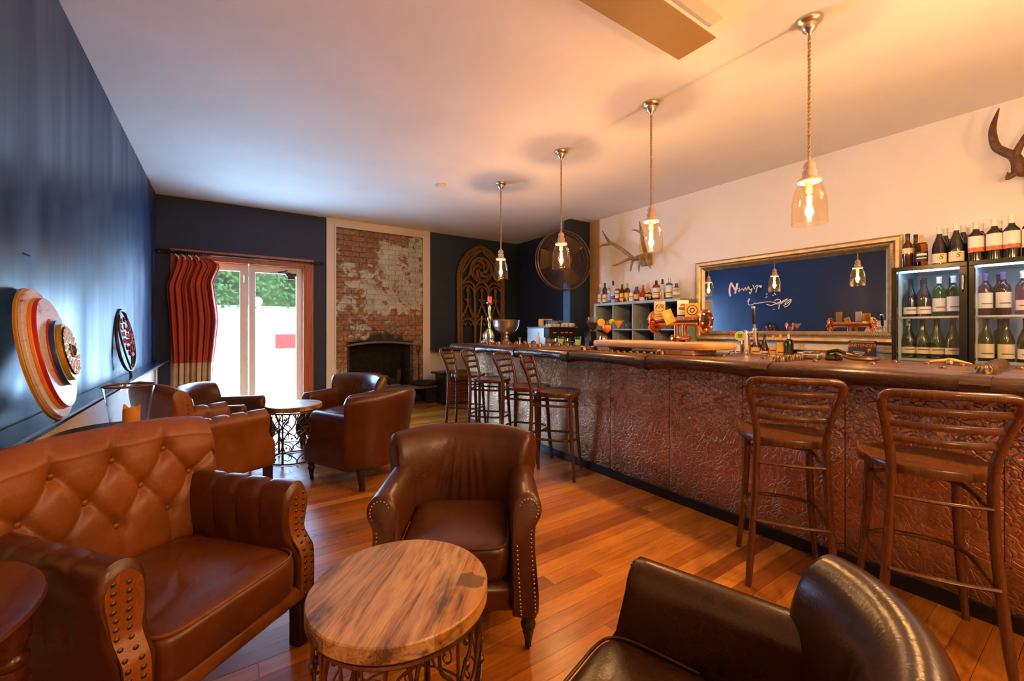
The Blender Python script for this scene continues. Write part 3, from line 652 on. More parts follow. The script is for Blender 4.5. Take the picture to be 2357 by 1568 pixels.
def club(label, loc, rz, mat='leather_brown'):
    t = thing('club_armchair', label, 'armchair', (*loc, 0), rz, 'brown leather club armchairs')
    c = pillow(.232, .262, .080, crown=.022, fold=lambda x, y, z: .004 * math.sin(21 * x + 5 * y) * math.sin(14 * y) if z > .03 else 0).build('seat_cushion', mat, t, 60); c.location = (0, -.042, .338)
    MB().tube([(.226 * spow(math.cos(a), .3), .257 * spow(math.sin(a), .3), .070) for a in [pi + pi * i / 30 for i in range(31)]], .0045, 6).build('piping', mat, c)
    MB().box(-.26, .26, -.318, .26, .158, .262, .018).build('seat_frame', mat, t, 50)
    def plan(u):
        return (.315 * u, .175 + .120 * (1 - abs(u) ** 2.2), 0)
    sect = [(-.05, .28), (-.058, .42), (-.066, .52), (-.064, .62), (-.050, .70), (-.022, .754), (.016, .776), (.05, .766), (.072, .732), (.072, .66), (.055, .55), (.045, .42), (.040, .28), (.036, .17), (.0, .156), (-.036, .18)]
    def disp(u, z, o):
        if o > -.01 or z < .36 or z > .73: return .0
        s = 0
        for ui, sl, am, wd in ((-.42, .75, .8, .05), (-.27, .55, 1.1, .045), (-.10, .30, .9, .05), (.06, -.05, 1.1, .055), (.20, -.35, .7, .05), (.36, -.6, .4, .06)):
            s += am * math.exp(-((u - ui - sl * (z - .5)) / wd) ** 2)
        return .012 * s * sstep(.36, .46, z) * sstep(.73, .60, z)
    loft_back(plan, sect, .085, .30, 75, .018, lambda u: 1 - .045 * u ** 4, disp, 'backrest', mat, t)
    for sx in (-1, 1):
        ar = loft_arm(sx, ARMP, yfront, .20, 14, lambda y, x, z: 0, 'armrest', mat, t)
        path = [(.270, 0, .175), (.262, 0, .30), (.258, 0, .42), (.262, 0, .53), (.278, 0, .575), (.303, 0, .590), (.330, 0, .581), (.346, 0, .556), (.346, 0, .530), (.332, 0, .500), (.320, 0, .465), (.317, 0, .40), (.322, 0, .30), (.326, 0, .18)]
        pts = [(sx * p.x, yfront(p.z) - .0145, p.z) for p in resample(catmull(path, 6), .0145)]
        nails(pts, .0052, 'nailhead_trim', 'nail_brass', ar)
        l = MB().lathe([(.030, .158), (.034, .150), (.034, .140), (.021, .132), (.027, .122), (.031, .108), (.028, .094), (.019, .084), (.023, .076), (.019, .06), (.015, .044), (.013, .040)], 16).build('front_leg', 'leg_dark', t); l.location = (sx * .302, -.303, 0)
        k = MB().lathe([(.013, .044), (.014, .036), (.010, .032)], 10).box(-.012, -.008, -.002, .018, .012, .036).box(.008, .012, -.002, .018, .012, .036)
        k.lathe([(.004, -.007), (.018, -.006), (.018, .006), (.004, .007)], 14, M=TR(0, .010, .018) @ RY(pi / 2)); k.build('caster', 'iron_black', l)
        rl = MB(); rl.add([(a * .022, b * .022, .17) for a, b in ((-1, -1), (1, -1), (1, 1), (-1, 1))] + [(a * .016, b * .016 + .03, 0) for a, b in ((-1, -1), (1, -1), (1, 1), (-1, 1))], [(0, 1, 2, 3), (7, 6, 5, 4)] + [(i, i + 4, (i + 1) % 4 + 4, (i + 1) % 4) for i in range(4)]).build('rear_leg', 'leg_dark', t, 0).location = (sx * .25, .255, 0)
    return t
c1 = club('dark brown leather club armchair behind the near round wood topped drum table', (.924, 1.789), -.56)
dup(c1, 'club armchair turned away toward the glass doors, plain outer back facing the room', (1.026, 3.83, 0), -2.706)
dup(c1, 'club armchair in front of the fireplace, facing the far drum table', (1.122, 4.983, 0), -.94)
dup(c1, 'club armchair under the ledge by the red curtain, glowing blue with daylight', (.016, 4.936, 0), 1.249)
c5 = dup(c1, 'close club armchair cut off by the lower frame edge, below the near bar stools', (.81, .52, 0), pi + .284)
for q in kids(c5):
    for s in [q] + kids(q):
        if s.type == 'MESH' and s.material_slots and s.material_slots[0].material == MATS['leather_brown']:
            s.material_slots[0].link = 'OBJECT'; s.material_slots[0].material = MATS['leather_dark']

# tufted armchairs
BTN = [(u, .79) for u in (-.5, 0, .5)] + [(u, .665) for u in (-.75, -.25, .25, .75)] + [(u, .54) for u in (-.5, 0, .5)]
SEG = []
for a in BTN:
    for b in BTN:
        if a < b and abs(abs(a[0] - b[0]) - .25) < .01 and abs(a[1] - b[1]) > .1: SEG.append((a, b))
for u in (-.5, 0, .5): SEG += [((u, .79), (u, .90)), ((u, .54), (u, .40))]
SEG += [((-.75, .665), (-1, .60)), ((.75, .665), (1, .60)), ((-.75, .665), (-1, .74)), ((.75, .665), (1, .74))]
def tufted(label, loc, rz, mat='leather_tan', matd='leather_brown'):
    t = thing('tufted_armchair', label, 'armchair', (*loc, 0), rz, 'button tufted leather armchairs')
    def fold(x, y, z): return -.012 * sum(a * math.exp(-((y - y0 - sl * x - .02 * math.sin(9 * x)) / .017) ** 2) for y0, sl, a in ((.02, -.35, .8), (.10, .25, 1), (-.10, .3, .6), (.17, -.1, .7), (-.2, -.25, .4))) * sstep(.0, .05, .268 - abs(x)) if z > .02 else 0
    c = pillow(.268, .315, .085, .30, .26, .030, 90, 40, fold).build('seat_cushion', 'leather_seat', t, 75); c.location = (0, -.085, .330)
    q = MB().tube([(.262 * spow(math.cos(a), .28), .309 * spow(math.sin(a), .28), .076) for a in [pi + pi * i / 34 for i in range(35)]], .005, 6).build('piping', mat, c)
    MB().box(-.30, .30, -.382, .28, .188, .256, .016).build('seat_rail', mat, t, 50)
    def plan(u): return (.362 * u, .225 + .03 * (1 - u * u), 0)
    sect = [(-.05, .34), (-.056, .42), (-.060, .55), (-.060, .68), (-.058, .78), (-.05, .85), (-.028, .897), (.006, .915), (.040, .900), (.056, .855), (.054, .74), (.05, .55), (.048, .36), (.046, .215), (.0, .19), (-.046, .22)]
    def disp(u, z, o):
        if o > -.02 or z < .37: return 0.0
        x = u * .362; dm = 9; 
        for (a, b) in SEG:
            ax, az, bx_, bz = a[0] * .362, a[1], b[0] * .362, b[1]; L2 = (bx_ - ax) ** 2 + (bz - az) ** 2
            s = max(0, min(1, ((x - ax) * (bx_ - ax) + (z - az) * (bz - az)) / L2)); dm = min(dm, math.hypot(x - ax - s * (bx_ - ax), z - az - s * (bz - az)))
        db = min(math.hypot(x - b[0] * .362, z - b[1]) for b in BTN)
        k = sstep(.37, .44, z) * sstep(.905, .86, z)
        return k * (-.010 + .022 * math.exp(-(dm / .016) ** 1.2) * .75 + .024 * math.exp(-(db / .028) ** 1.5))
    S = []
    for (a, b), (a2, b2) in zip(sect, sect[1:] + sect[:1]):
        n = 4 if (a < -.04 and a2 < -.04 and b2 > b) else 1
        S += [(a + (a2 - a) * i / n, b + (b2 - b) * i / n) for i in range(n)]
    back = loft_back(plan, S, .10, .36, 101, .012, lambda u: 1 - .055 * u ** 4, disp, 'backrest', mat, t)
    for u, z in BTN:
        p = plan(u); b = MB().ball((0, 0, 0), .0125, 10, 4, (1, 1, .6), RX(pi / 2), half=True).build('button', mat, back, 60); b.location = (p[0], p[1] - .060 + .10 * (z - .36) + .024, z)
    for sx in (-1, 1):
        pts = []
        for i in range(15):
            z = .44 + i * .030; off = .10 * (z - .36); zz = .36 + (z - .36) * .945
            for o in (-.034, .030): pts.append((sx * (.362 + .0125), .225 + o * .9 + off, zz + (.015 if o > 0 else 0)))
        nails(pts, .0068, 'nailhead_trim', 'nail_antique', back, (sx, 0, 0))
        prof = [(.262, .30), (.256, .42), (.250, .53), (.256, .60), (.278, .640), (.312, .655), (.346, .644), (.368, .608), (.370, .56), (.358, .505), (.350, .45), (.352, .36), (.354, .27), (.344, .196), (.27, .196)]
        yfr = lambda z: -.315 - .050 * sstep(.47, .37, z)
        def ad(y, x, z):
            if z < .40 or x > .362: return 0
            k = sstep(.40, .46, z) * sstep(.366, .34, x); d = 0
            for yi in (-.175, -.05, .075):
                cyl = yi - .05 * (.62 - z) if x < .30 else yi
                d = max(d, math.exp(-(abs(y - cyl) / .014) ** 1.3)); 
            db = min(math.hypot(y - yi - (.0 if zi > .5 else -.05), z - zi) for yi in (-.175, -.05, .075) for zi in (.575, .455)) if x < .28 else 9
            return k * (.006 - .017 * d - .012 * math.exp(-(db / .022) ** 1.6))
        ar = loft_arm(sx, prof, yfr, .22, 44, ad, 'armrest', matd, t)
        for yi in (-.175, -.05, .075):
            for zi in (.575, .455):
                b = MB().ball((0, 0, 0), .010, 9, 4, (1, 1, .6), RY(-pi / 2 * sx), half=True).build('button', matd, ar, 60); b.location = (sx * .268, yi - (.0 if zi > .5 else .05), zi)
        rows = [(.205, .272, .345), (.26, .273, .344), (.31, .274, .343), (.36, .275, .342), (.395, .275, .341), (.41, .274, .341), (.425, .273, .341), (.44, .272, .341), (.46, .270, .342), (.50, .264, .347), (.53, .262, .353), (.56, .262, .357), (.59, .266, .356), (.612, .276, .348), (.626, .291, .333), (.634, .308, .316)]
        fm = MB(); n = len(rows)
        for dy in (-.008, -.018): fm.v += [(sx * x, yfr(z) + dy, z) for z, xa, xb in rows for x in (xa, xb)]
        for i in range(n - 1): fm.f += [(2 * n + 2 * i, 2 * n + 2 * i + 1, 2 * n + 2 * i + 3, 2 * n + 2 * i + 2), (2 * i, 2 * i + 2, 2 * n + 2 * i + 2, 2 * n + 2 * i), (2 * i + 1, 2 * n + 2 * i + 1, 2 * n + 2 * i + 3, 2 * i + 3)]
        fm.mi = [0] * len(fm.f); pn = fm.build('front_panel', mat, ar, 50)
        pts = []
        for i in range(16):
            z = .215 + i * .0255; xa = .296 if z < .40 else .300; xb = .332 if z < .52 else .338
            for x, dz in ((xa, 0), (xb, .012)): pts.append((sx * x, yfr(z + dz) - .019, z + dz))
        nails(pts, .0078, 'nailhead_trim', 'nail_antique', ar)
        for k, y in ((0, -.345), (1, .27)):
            lg = MB().box(-.028, .028, -.028, .028, 0, .20, .003).build('leg', 'leg_dark', t, 0); lg.location = (sx * .305, y, 0)
    return t
tf = tufted('large tan button tufted armchair with studded arms beside the near drum table', (-.194, 2.018), .682)
t2 = dup(tf, 'tufted armchair seen side on behind the candle lantern, plain tan outer arm facing out', (-.145, 4.085, 0), 2.002)
for q in kids(t2):
    if q.name.startswith('armrest'): q.material_slots[0].link = 'OBJECT'; q.material_slots[0].material = MATS['leather_tan']

# ------------------------------------------------------------------ bentwood stools
def stool(label, loc, rz, mat):
    t = thing('bar_stool', label, 'bar stool', (*loc, 0), rz, 'bentwood bar stools along the bar')
    def out(u, r=1.0):
        a = 2 * pi * u; x = .215 * spow(math.cos(a), .62); y = .205 * spow(math.sin(a), .66)
        x *= 1 - .26 * sstep(-.02, .20, y); return x * r, y * r - .012
    sm = MB(); n = 48
    rings = [(.0, .7475), (.45, .7395), (.80, .741), (.93, .7475), (.985, .7475), (1, .742), (1, .718), (.985, .712), (.9, .712), (0, .712)]
    vs = []; fs = []
    for r, z in rings:
        for k in range(n): x, y = out(k / n, max(r, .001)); vs.append((x, y, z))
    for i in range(len(rings) - 1):
        for k in range(n): fs.append((i * n + k, (i + 1) * n + k, (i + 1) * n + (k + 1) % n, i * n + (k + 1) % n))
    sm.add(vs, fs).build('seat', mat, t, 40)
    half = [(.188, .222, 0), (.171, .200, .22), (.152, .188, .50), (.146, .188, .72), (.152, .200, .82), (.172, .232, .93), (.190, .262, 1.005), (.185, .274, 1.040), (.160, .283, 1.052), (.11, .302, 1.055), (0, .318, 1.056)]
    hp = catmull(half, 5); full = hp + [Vector((-p.x, p.y, p.z)) for p in hp[-2::-1]]
    MB().tube(full, [.0172 if p.z > .1 else .0172 - .004 * (1 - p.z / .1) for p in full], 9, flat=1.0).build('back_frame', mat, t, 60)
    for z, w, y in ((.990, .180, .256), (.927, .166, .231), (.864, .155, .211)):
        P_ = [(w * s, y + .040 * (1 - s * s), z) for s in [i / 8 - 1 for i in range(17)]]
        MB().tube(P_, .0135, 8, flat=.42, up=(0, 1, .1)).build('back_slat', mat, t, 60)
    for sx in (-1, 1):
        MB().tube([(sx * .150, -.155, .715), (sx * .155, -.165, .5), (sx * .168, -.178, .25), (sx * .193, -.200, 0)], [.0185, .0185, .017, .0135], 9).build('front_leg', mat, t, 60)
    def ring(z, k, gy):
        def hw(zz): u = 1 - zz / .75; return .146 + .042 * u
        rx, yb_ = hw(z) - .012, .188 + .034 * (1 - z / .75)
        P_ = [(rx, yb_, z)] + catmull([(rx + .004, .10, z), (rx + .012, -.05, z), (rx - .004, -.135, z), (rx * .62, -.185, z), (0, -.20, z), (-rx * .62, -.185, z), (-rx + .004, -.135, z), (-rx - .012, -.05, z), (-rx - .004, .10, z)], 4) + [(-rx, yb_, z)]
        m = MB().tube(P_, .0105, 8)
        m.tube([(rx, yb_, z), (rx * .5, yb_ + .012, z), (0, yb_ + .016, z), (-rx * .5, yb_ + .012, z), (-rx, yb_, z)], .012, 8, flat=.7)
        return m.build('foot_ring', mat, t, 60)
    ring(.627, 1, 0); ring(.335, 1, 0)
    return t
s1 = stool('second nearest bar stool, bentwood, whole slatted back seen against the copper', (2.479, 1.044), 2.14, 'bentwood')
dup(s1, 'nearest bentwood bar stool, cut by the frame edge above the close armchair', (2.478, .494, 0), 2.02)
s3 = stool('fully visible dark bar stool, nearest to us of the far four stools', (2.482, 2.925), .66, 'bentwood_dark')
dup(s3, 'dark bar stool just behind the nearest of the far four', (2.471, 3.354, 0), .539)
dup(s3, 'third dark bar stool counted from the near end of the far four', (2.50, 4.085, 0), .691)
dup(s3, 'dark bar stool at the hearth end of the bar, farthest of the four', (2.515, 4.679, 0), .746)

# ------------------------------------------------------------------ drum tables
def drum(label, loc, rz, mats):
    t = thing('drum_table', label, 'table', (*loc, 0), rz, 'drum tables with scrolled iron bases')
    top = MB().lathe([(.01, .500), (.248, .500), (.248, .508), (.01, .508)], 40).build('tabletop', 'iron_bronze', t)
    cuts = (-.257, -.10, .045, .168, .257); R = .257
    for i in range(4):
        a, b = cuts[i], cuts[i + 1]; poly = []; a_, b_ = max(a + .0004, -R + 1e-4), min(b - .0004, R - 1e-4)
        for k in range(15): x = a_ + (b_ - a_) * k / 14; poly.append((x, -math.sqrt(max(0, R * R - x * x))))
        for k in range(15): x = b_ + (a_ - b_) * k / 14; poly.append((x, math.sqrt(max(0, R * R - x * x))))
        n = len(poly); m = MB(); sh = lambda p, k: (p[0] * k, p[1] * k)
        m.add([(*p, .509) for p in poly] + [(*p, .546) for p in poly] + [(*sh(p, .988), .550) for p in poly], [tuple(range(n))[::-1], tuple(range(2 * n, 3 * n))] + [(j * n + i2, j * n + (i2 + 1) % n, (j + 1) * n + (i2 + 1) % n, (j + 1) * n + i2) for j in (0, 1) for i2 in range(n)])
        m.build('board', mats[i], top, 25)
    rr = .238
    for z, r in ((.488, .0085), (.115, .004), (.010, .008)):
        MB().tube([(rr * math.cos(2 * pi * k / 48), rr * math.sin(2 * pi * k / 48), z) for k in range(48)], r, 7, closed=True).build('iron_ring', 'iron_bronze', t)
    def cyl(s, z, d=0): a = s / rr; return ((rr + d) * math.sin(a), -(rr + d) * math.cos(a), z)
    m = MB(); U = .1246
    def crv(P_, r=.0052): m.tube([cyl(p.x, p.y) for p in catmull([(a, b, 0) for a, b in P_], 5)], r, 6)
    for s in (-1, 1):
        crv([(s * .006, .01), (s * .006, .18), (s * .010, .24), (s * .045, .31), (s * .095, .37), (s * .118, .43), (s * .110, .485)], .0060)
        crv([(s * .005, .20), (s * .004, .33), (s * .020, .39), (s * .052, .43), (s * .060, .485)])
        crv([(s * U, .01), (s * .118, .05), (s * .085, .085), (s * .03, .12), (s * .008, .17)], .0052)
        crv([(s * U, .24), (s * .105, .28), (s * .070, .30), (s * .028, .345), (s * .006, .36)], .0046)
        crv([(s * .012, .23), (s * .05, .225), (s * .085, .20), (s * .095, .16), (s * .075, .14), (s * .060, .155), (s * .068, .17), (s * .078, .165)], .0036)
    crv([(0, .34), (0, .40), (0, .485)], .0045)
    crv([(.008, .06), (.04, .045), (.07, .055), (.078, .08), (.062, .09), (.055, .075)], .0036)
    crv([(-.03, .40), (-.06, .385), (-.075, .36), (-.062, .345), (-.050, .357)], .0034)
    for s, z in ((-.055, .352), (.052, .30), (-.090, .32), (.082, .255), (-.040, .165), (.062, .10), (-.075, .055), (.035, .40)):
        m.ball(cyl(s, z), .0105, 8, 5)
    v0 = m.build('iron_vine', 'iron_bronze', t, 60)
    for k in range(1, 6):
        o = v0.copy(); COL.objects.link(o); o.parent = t; o.rotation_euler = (0, 0, k * pi / 3)
    return t
TAB_RZ = math.radians(-42)
drum('round drum table with a two tone wood top in front of the dark club armchair', (.432, 1.215), TAB_RZ, ('mango_grey', 'mango_pale', 'mango_pale', 'mango_dark'))
drum('smaller looking drum table between the far armchairs near the glass doors', (.585, 4.735), .5, ('mango_pale', 'mango_pale', 'mango_dark', 'mango_pale'))

# cherry side table, low left corner
st = thing('side_table', 'round dark red polished table with fluted legs in the lower left corner', 'table', (-.76, 1.46, 0))
MB().lathe([(.01, .632), (.385, .632), (.395, .638), (.402, .648), (.398, .657), (.385, .660), (.01, .660)], 56).build('tabletop', 'cherry_table', st)
MB().lathe([(.30, .57), (.33, .57), (.33, .632), (.30, .632), (.30, .57)], 40, caps=False).build('apron', 'cherry_table', st)
lp = [(.02, 0), (.024, .02), (.018, .06), (.022, .10), (.028, .14), (.03, .42), (.026, .44), (.034, .45), (.034, .465), (.026, .475), (.030, .50), (.036, .51), (.036, .60)]
for k in range(4):
    a = math.radians(24 + 90 * k); l = MB().lathe(lp, 14)
    for q in range(9):
        b = 2 * pi * q / 9; l.tube([(.0295 * math.cos(b), .0295 * math.sin(b), .15), (.0295 * math.cos(b), .0295 * math.sin(b), .41)], .006, 5)
    l.box(-.03, .03, -.03, .03, .55, .632); l.build('leg', 'cherry_table', st).location = (.345 * math.cos(a), .345 * math.sin(a), 0)

# table and candle lantern behind the tufted chair
lt = thing('lamp_table', 'small dark pedestal table under the glass candle lantern, mostly hidden', 'table', (-.47, 3.02, 0))
MB().lathe([(.01, .752), (.22, .752), (.232, .762), (.225, .775), (.01, .775)], 36).build('tabletop', 'leg_dark', lt)
MB().lathe([(.20, 0), (.21, .02), (.06, .05), (.035, .12), (.05, .3), (.03, .5), (.05, .70), (.12, .752)], 16).build('pedestal', 'leg_dark', lt)
hu = thing('hurricane_lantern', 'clear flared glass hurricane lantern with bronze rim holding a candle', 'lantern', (-.415, 3.0, .775))
MB().lathe([(.070, .0), (.073, .004), (.105, .225), (.102, .225), (.070, .010), (.0, .010)], 32, caps=False).build('glass_body', 'clear_glass', hu)
MB().tube([(.105 * math.cos(2 * pi * k / 40), .105 * math.sin(2 * pi * k / 40), .226) for k in range(40)], .0055, 8, closed=True).build('rim', 'iron_bronze', hu)
MB().lathe([(.0, .010), (.066, .012), (.068, .020), (.02, .024), (.0, .024)], 28).build('wax_pool', 'wax_pool', hu)
ca = MB()
ca.grid(lambda u, v: ((.036 * math.cos(2 * pi * u), .036 * math.sin(2 * pi * u), .014 + (v / .7) * (.088 + .012 * math.sin(6 * pi * u) + .009 * math.sin(10 * pi * u + 1))) if v <= .7 else ((.036 - .036 * (v - .7) / .3) * math.cos(2 * pi * u), (.036 - .036 * (v - .7) / .3) * math.sin(2 * pi * u), .014 + (.088 + .012 * math.sin(6 * pi * u) + .009 * math.sin(10 * pi * u + 1)) * (1 - (v - .7) / .3) + .075 * (v - .7) / .3)), 30, 11, cu=True)
ca = ca.build('pillar_candle', 'candle_orange', None, 50); ca.location = (-.405, 2.99, .782); tag(ca, 'short orange pillar candle with melted uneven top inside the glass lantern', 'candle')
MB().tube([(0, 0, .085), (.002, 0, .105)], .0015, 5).build('wick', 'black_matt', ca)
# ------------------------------------------------------------------ the bar
bar = thing('bar_counter', 'long bar with crumpled copper front and studded dark timber top', 'bar', (BARX, 2.2, 0))
by = lambda y: y - 2.2
Y0, Y1 = -.9, 5.165
MB().box(.03, .70, by(Y0), by(Y1) - .02, 0, 1.03).build('bar_body', 'black_matt', bar, 0)
seams = [Y0, -.33, .30, .87, 1.42, 1.967, 2.561, 3.12, 3.62, 4.15, 4.66, Y1]
r3 = random.Random(11)
def crumple(y, z, s):
    a = (.15 + .85 * sstep(.45, 1.0, z)); 
    return a * (.0045 * math.sin(23 * y + 9 * z + s) * math.sin(31 * z - 12 * y) + .0035 * math.sin(47 * y - 35 * z + 2 * s) + .003 * math.sin(71 * z + 20 * y + s)) + .003 * math.sin(6 * y + s)
for i, (a, b) in enumerate(zip(seams, seams[1:])):
    m = MB(); s = r3.uniform(0, 6)
    m.grid(lambda u, v: (-crumple(a + (b - a) * u, .04 + .98 * v, s) * sstep(0, .06, u) * sstep(1, .94, u) - .002 + (.004 * (u < .02 or u > .98)), by(a + .001 + (b - a - .002) * u), .035 + .985 * v), 26, 46)
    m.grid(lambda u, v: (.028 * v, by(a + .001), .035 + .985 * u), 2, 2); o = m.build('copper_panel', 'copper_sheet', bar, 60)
    nm = MB()
    for k in range(15): nm.ball((-.001, by(b) - .022 + r3.uniform(-.004, .004), .07 + k * .065 + r3.uniform(-.01, .01)), .0045, 6, 3, (.5, 1, 1))
    stuff(nm.build('tack_row', 'iron_stud', o, 60))
MB().box(-.012, .03, by(Y0), by(Y1), 0, .075, .004).build('kick_board', 'iron_black', bar, 0)
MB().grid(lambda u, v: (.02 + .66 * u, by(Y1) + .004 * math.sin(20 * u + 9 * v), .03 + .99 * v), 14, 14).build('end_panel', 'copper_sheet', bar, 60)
xs_ = [-.125, .02, .19, .36, .55, .755]
for a, b in zip(xs_, xs_[1:]):
    MB().box(a + .0015, b - .0015, by(Y0), by(5.34), 1.055, 1.10, .004).build('top_board', 'bar_top_wood', bar, 30)
ST = (-.50, .36, 1.22, 2.08, 2.94, 3.80, 4.66)
def edge(y):
    k = max(math.exp(-((y - q) / .13) ** 2) for q in ST); return 1 + .12 * k, -.020 * k
m = MB(); ys = [Y0 + (5.34 - Y0) * i / 170 for i in range(171)]
prof = [(.0, 1.102), (-.035, 1.100), (-.062, 1.088), (-.076, 1.064), (-.072, 1.040), (-.052, 1.022), (-.02, 1.014), (.0, 1.02)]
def ed(u, v):
    i = v * (len(prof) - 1); y = Y0 + (5.34 - Y0) * u; k, dz = edge(y); j = min(int(i + 1e-6), len(prof) - 1); x, z = prof[j]
    wob = .004 * math.sin(9 * y) * math.sin(4 * y + 1)
    return (-.125 + x * k + wob * (x < -.03), by(y), z + dz * sstep(1.09, 1.03, z) + wob * .6 * (z < 1.06))
m.grid(ed, 240, len(prof)); m.add([ed(1, j / 7) for j in range(8)], [tuple(range(8))]); m.build('edge_rail', 'bar_edge_wood', bar, 60)
for q in ST[1:]:
    bnd = MB(); pr2 = [(x * 1.13 * 1.06 - .003, z + (-.022 if z < 1.06 else .003)) for x, z in prof]
    bnd.grid(lambda u, v: (-.125 + pr2[int(round(v * 7))][0], by(q - .045 + .09 * u), pr2[int(round(v * 7))][1]), 2, 8); bnd.box(-.125, .75, by(q - .040), by(q + .040), 1.099, 1.1025)
    bnd.build('edge_collar', 'bar_edge_wood', bar, 40)
# iron studs on the bar: big fluted domes on the straps, small ones between
def dome(r, h, n=14, fl=.10):
    m = MB(); 
    def fn(u, v):
        a = 2 * pi * u; b = v * pi / 2; k = 1 + fl * math.cos(8 * a) * math.sin(2 * b) * .8
        return (r * k * math.cos(b) * math.cos(a), r * k * math.cos(b) * math.sin(a), h * math.sin(b) * 1.0)
    return m.grid(fn, n * 3, 6, cu=True)
dm = dome(.036, .042, 14, .16).build('iron_stud', 'iron_stud', bar, 60); big = dm.data; sm_ = dome(.017, .016, 6, 0).build('iron_stud', 'iron_stud', bar, 60); small = sm_.data
fst = {big.name: dm, small.name: sm_}
def stud(me, x, y):
    o = fst.pop(me.name, None)
    if o is None: o = bpy.data.objects.new('iron_stud', me); COL.objects.link(o); o.parent = bar
    o.location = (x - BARX, by(y), 1.102)
for q in ST[1:]:
    for i in range(7 if q < .5 else 6): stud(big, 2.84 + (i * .098 if q < .5 else i * .145), q + (.004 * i))
for q0, q1 in zip(ST, ST[1:]):
    for i in range(5):
        y = q0 + .15 + (q1 - q0 - .3) * i / 4
        stud(small, 3.34, y)
        if i % 2 == 0: stud(small, 3.02, y + .02)
    for dx, dy in ((.0, .06), (.0, -.06)): stud(small, 3.30, q1 + dy)
for y in [2.16 + .07 * k for k in range(9)]: stud(small, 2.84, y)
# iron ring handle on its boss
rh = thing('iron_ring', 'big iron door ring on a dark boss lying on the bar', 'ring', (3.22, 1.06, 1.104))
MB().lathe([(.045, 0), (.048, .010), (.036, .024), (.02, .034), (.001, .038)], 18).build('boss', 'iron_black', rh)
MB().tube([(0, .03, .012), (0, .03, .05), (0, -.02, .062), (0, -.055, .045), (0, -.055, .02)], .012, 8).build('staple', 'iron_black', rh)
MB().tube([(.012 + .085 * math.cos(a), -.115 + .105 * math.sin(a), .016 + .028 * sstep(-.2, 1, math.sin(a))) for a in [2 * pi * k / 32 for k in range(32)]], .010, 8, closed=True).build('ring', 'iron_stud', rh)
MB().box(-.02, .06, .08, .22, .0, .030, .006).build('latch_plate', 'steel_brushed', rh, 30)
lz = thing('carved_latch', 'small carved wood and brass latch on the bar below the left fridge', 'latch', (3.36, .56, 1.104))
MB().tube(catmull([(0, .085, .008), (0, .04, .016), (0, -.01, .022), (0, -.05, .014), (0, -.085, .006)], 5), [.005, .006, .007, .008, .009, .010, .010, .011, .011, .011, .011, .010, .009, .009, .008, .007, .007, .006, .005, .005, .004], 8).build('latch_bar', 'paper_gold', lz)
dome(.022, .03, 10, .12).build('latch_boss', 'iron_stud', lz, 60)

# slab riser with beer tower
sl = thing('slab_riser', 'pale thick timber slab raised on brick patterned blocks on the bar', 'board', (3.06, 2.30, 1.10))
def slabf(u, v):
    a = 2 * pi * u; c, s = spow(math.cos(a), .36), spow(math.sin(a), .36)
    x = .205 * c; y = .60 * s
    if y < 0: x += .03 * (-y / .6); y *= 1 + .09 * (c > 0) * abs(c)
    x += .012 * math.sin(3 * y + 1) * (c < 0); pz = [(.0, .040), (.92, .040), (.985, .046), (1.0, .062), (1.0, .078), (.985, .092), (.93, .098), (0, .098)][int(round(v * 7))]
    return (x * pz[0], y * pz[0], pz[1])
MB().grid(slabf, 60, 8, cu=True).build('slab', 'slab_wood', sl, 50)
for y0, y1 in ((-.47, -.17), (.36, .50)):
    bb = MB(); n = max(1, int((y1 - y0) / .075))
    for r in range(2):
        for c in range(n):
            a = y0 + (y1 - y0) * c / n; bb.box(-.17, .15, a + .001, a + (y1 - y0) / n - .001, .003 + r * .019, .003 + (r + 1) * .019 - .001, .0015)
    bb.build('support_block', 'slab_wood', sl, 0)
tw = thing('beer_tower', 'copper pipe beer tower with flanged ends on the timber slab', 'beer tap', (3.10, 2.09, 1.198))
MB().tube([(0, -.215, .165), (0, .215, .165)], .036, 20).build('crossbar', 'copper_pipe', tw, 50)
def flange(M, r=.086, t=.03):
    m = MB(); n = 24; m.lathe([(.001, 0), (r * .86, 0), (r, .008), (r, t - .006), (r * .94, t), (r * .5, t + .002), (r * .46, t - .004), (.001, t - .004)], n, M=M)
    for k in range(6):
        a = 2 * pi * k / 6 + .3; m.lathe([(.014, t - .004), (.014, t + .010), (.008, t + .016), (.001, t + .017)], 6, c=(r * .74 * math.cos(a), r * .74 * math.sin(a), 0), M=M)
        m.lathe([(.014, .004), (.014, -.010), (.001, -.012)], 6, c=(r * .74 * math.cos(a), r * .74 * math.sin(a), 0), M=M)
    return m
flange(TR(0, -.215, .165) @ RX(pi / 2), .097).build('flange', 'copper_pipe', tw, 40); flange(TR(0, .215, .165) @ RX(-pi / 2), .097).build('flange', 'copper_pipe', tw, 40)
for y in (-.05, .02): MB().tube([(0, y, .03), (0, y, .15)], .021, 16).build('post', 'copper_pipe', tw, 50)
flange(TR(0, -.015, .012), .088, .028).build('base_flange', 'copper_pipe', tw, 40)
MB().lathe([(.07, 0), (.06, .013)], 20).build('base_foot', 'copper_pipe', tw)
def plaque(name, y, z, wdt, hgt, mat, tilt=0.0, x=-.045):
    o = MB().box(-.006, .006, -wdt / 2, wdt / 2, -hgt / 2, hgt / 2, .0025).build(name, mat, tw, 30); o.location = (x, y, z); o.rotation_euler = (tilt, 0, math.radians(26)); return o
FR = (pi / 2, 0, -pi / 2)
def mark(mb, mat, par, name='print'): return mb.build(name, mat, par, 0)
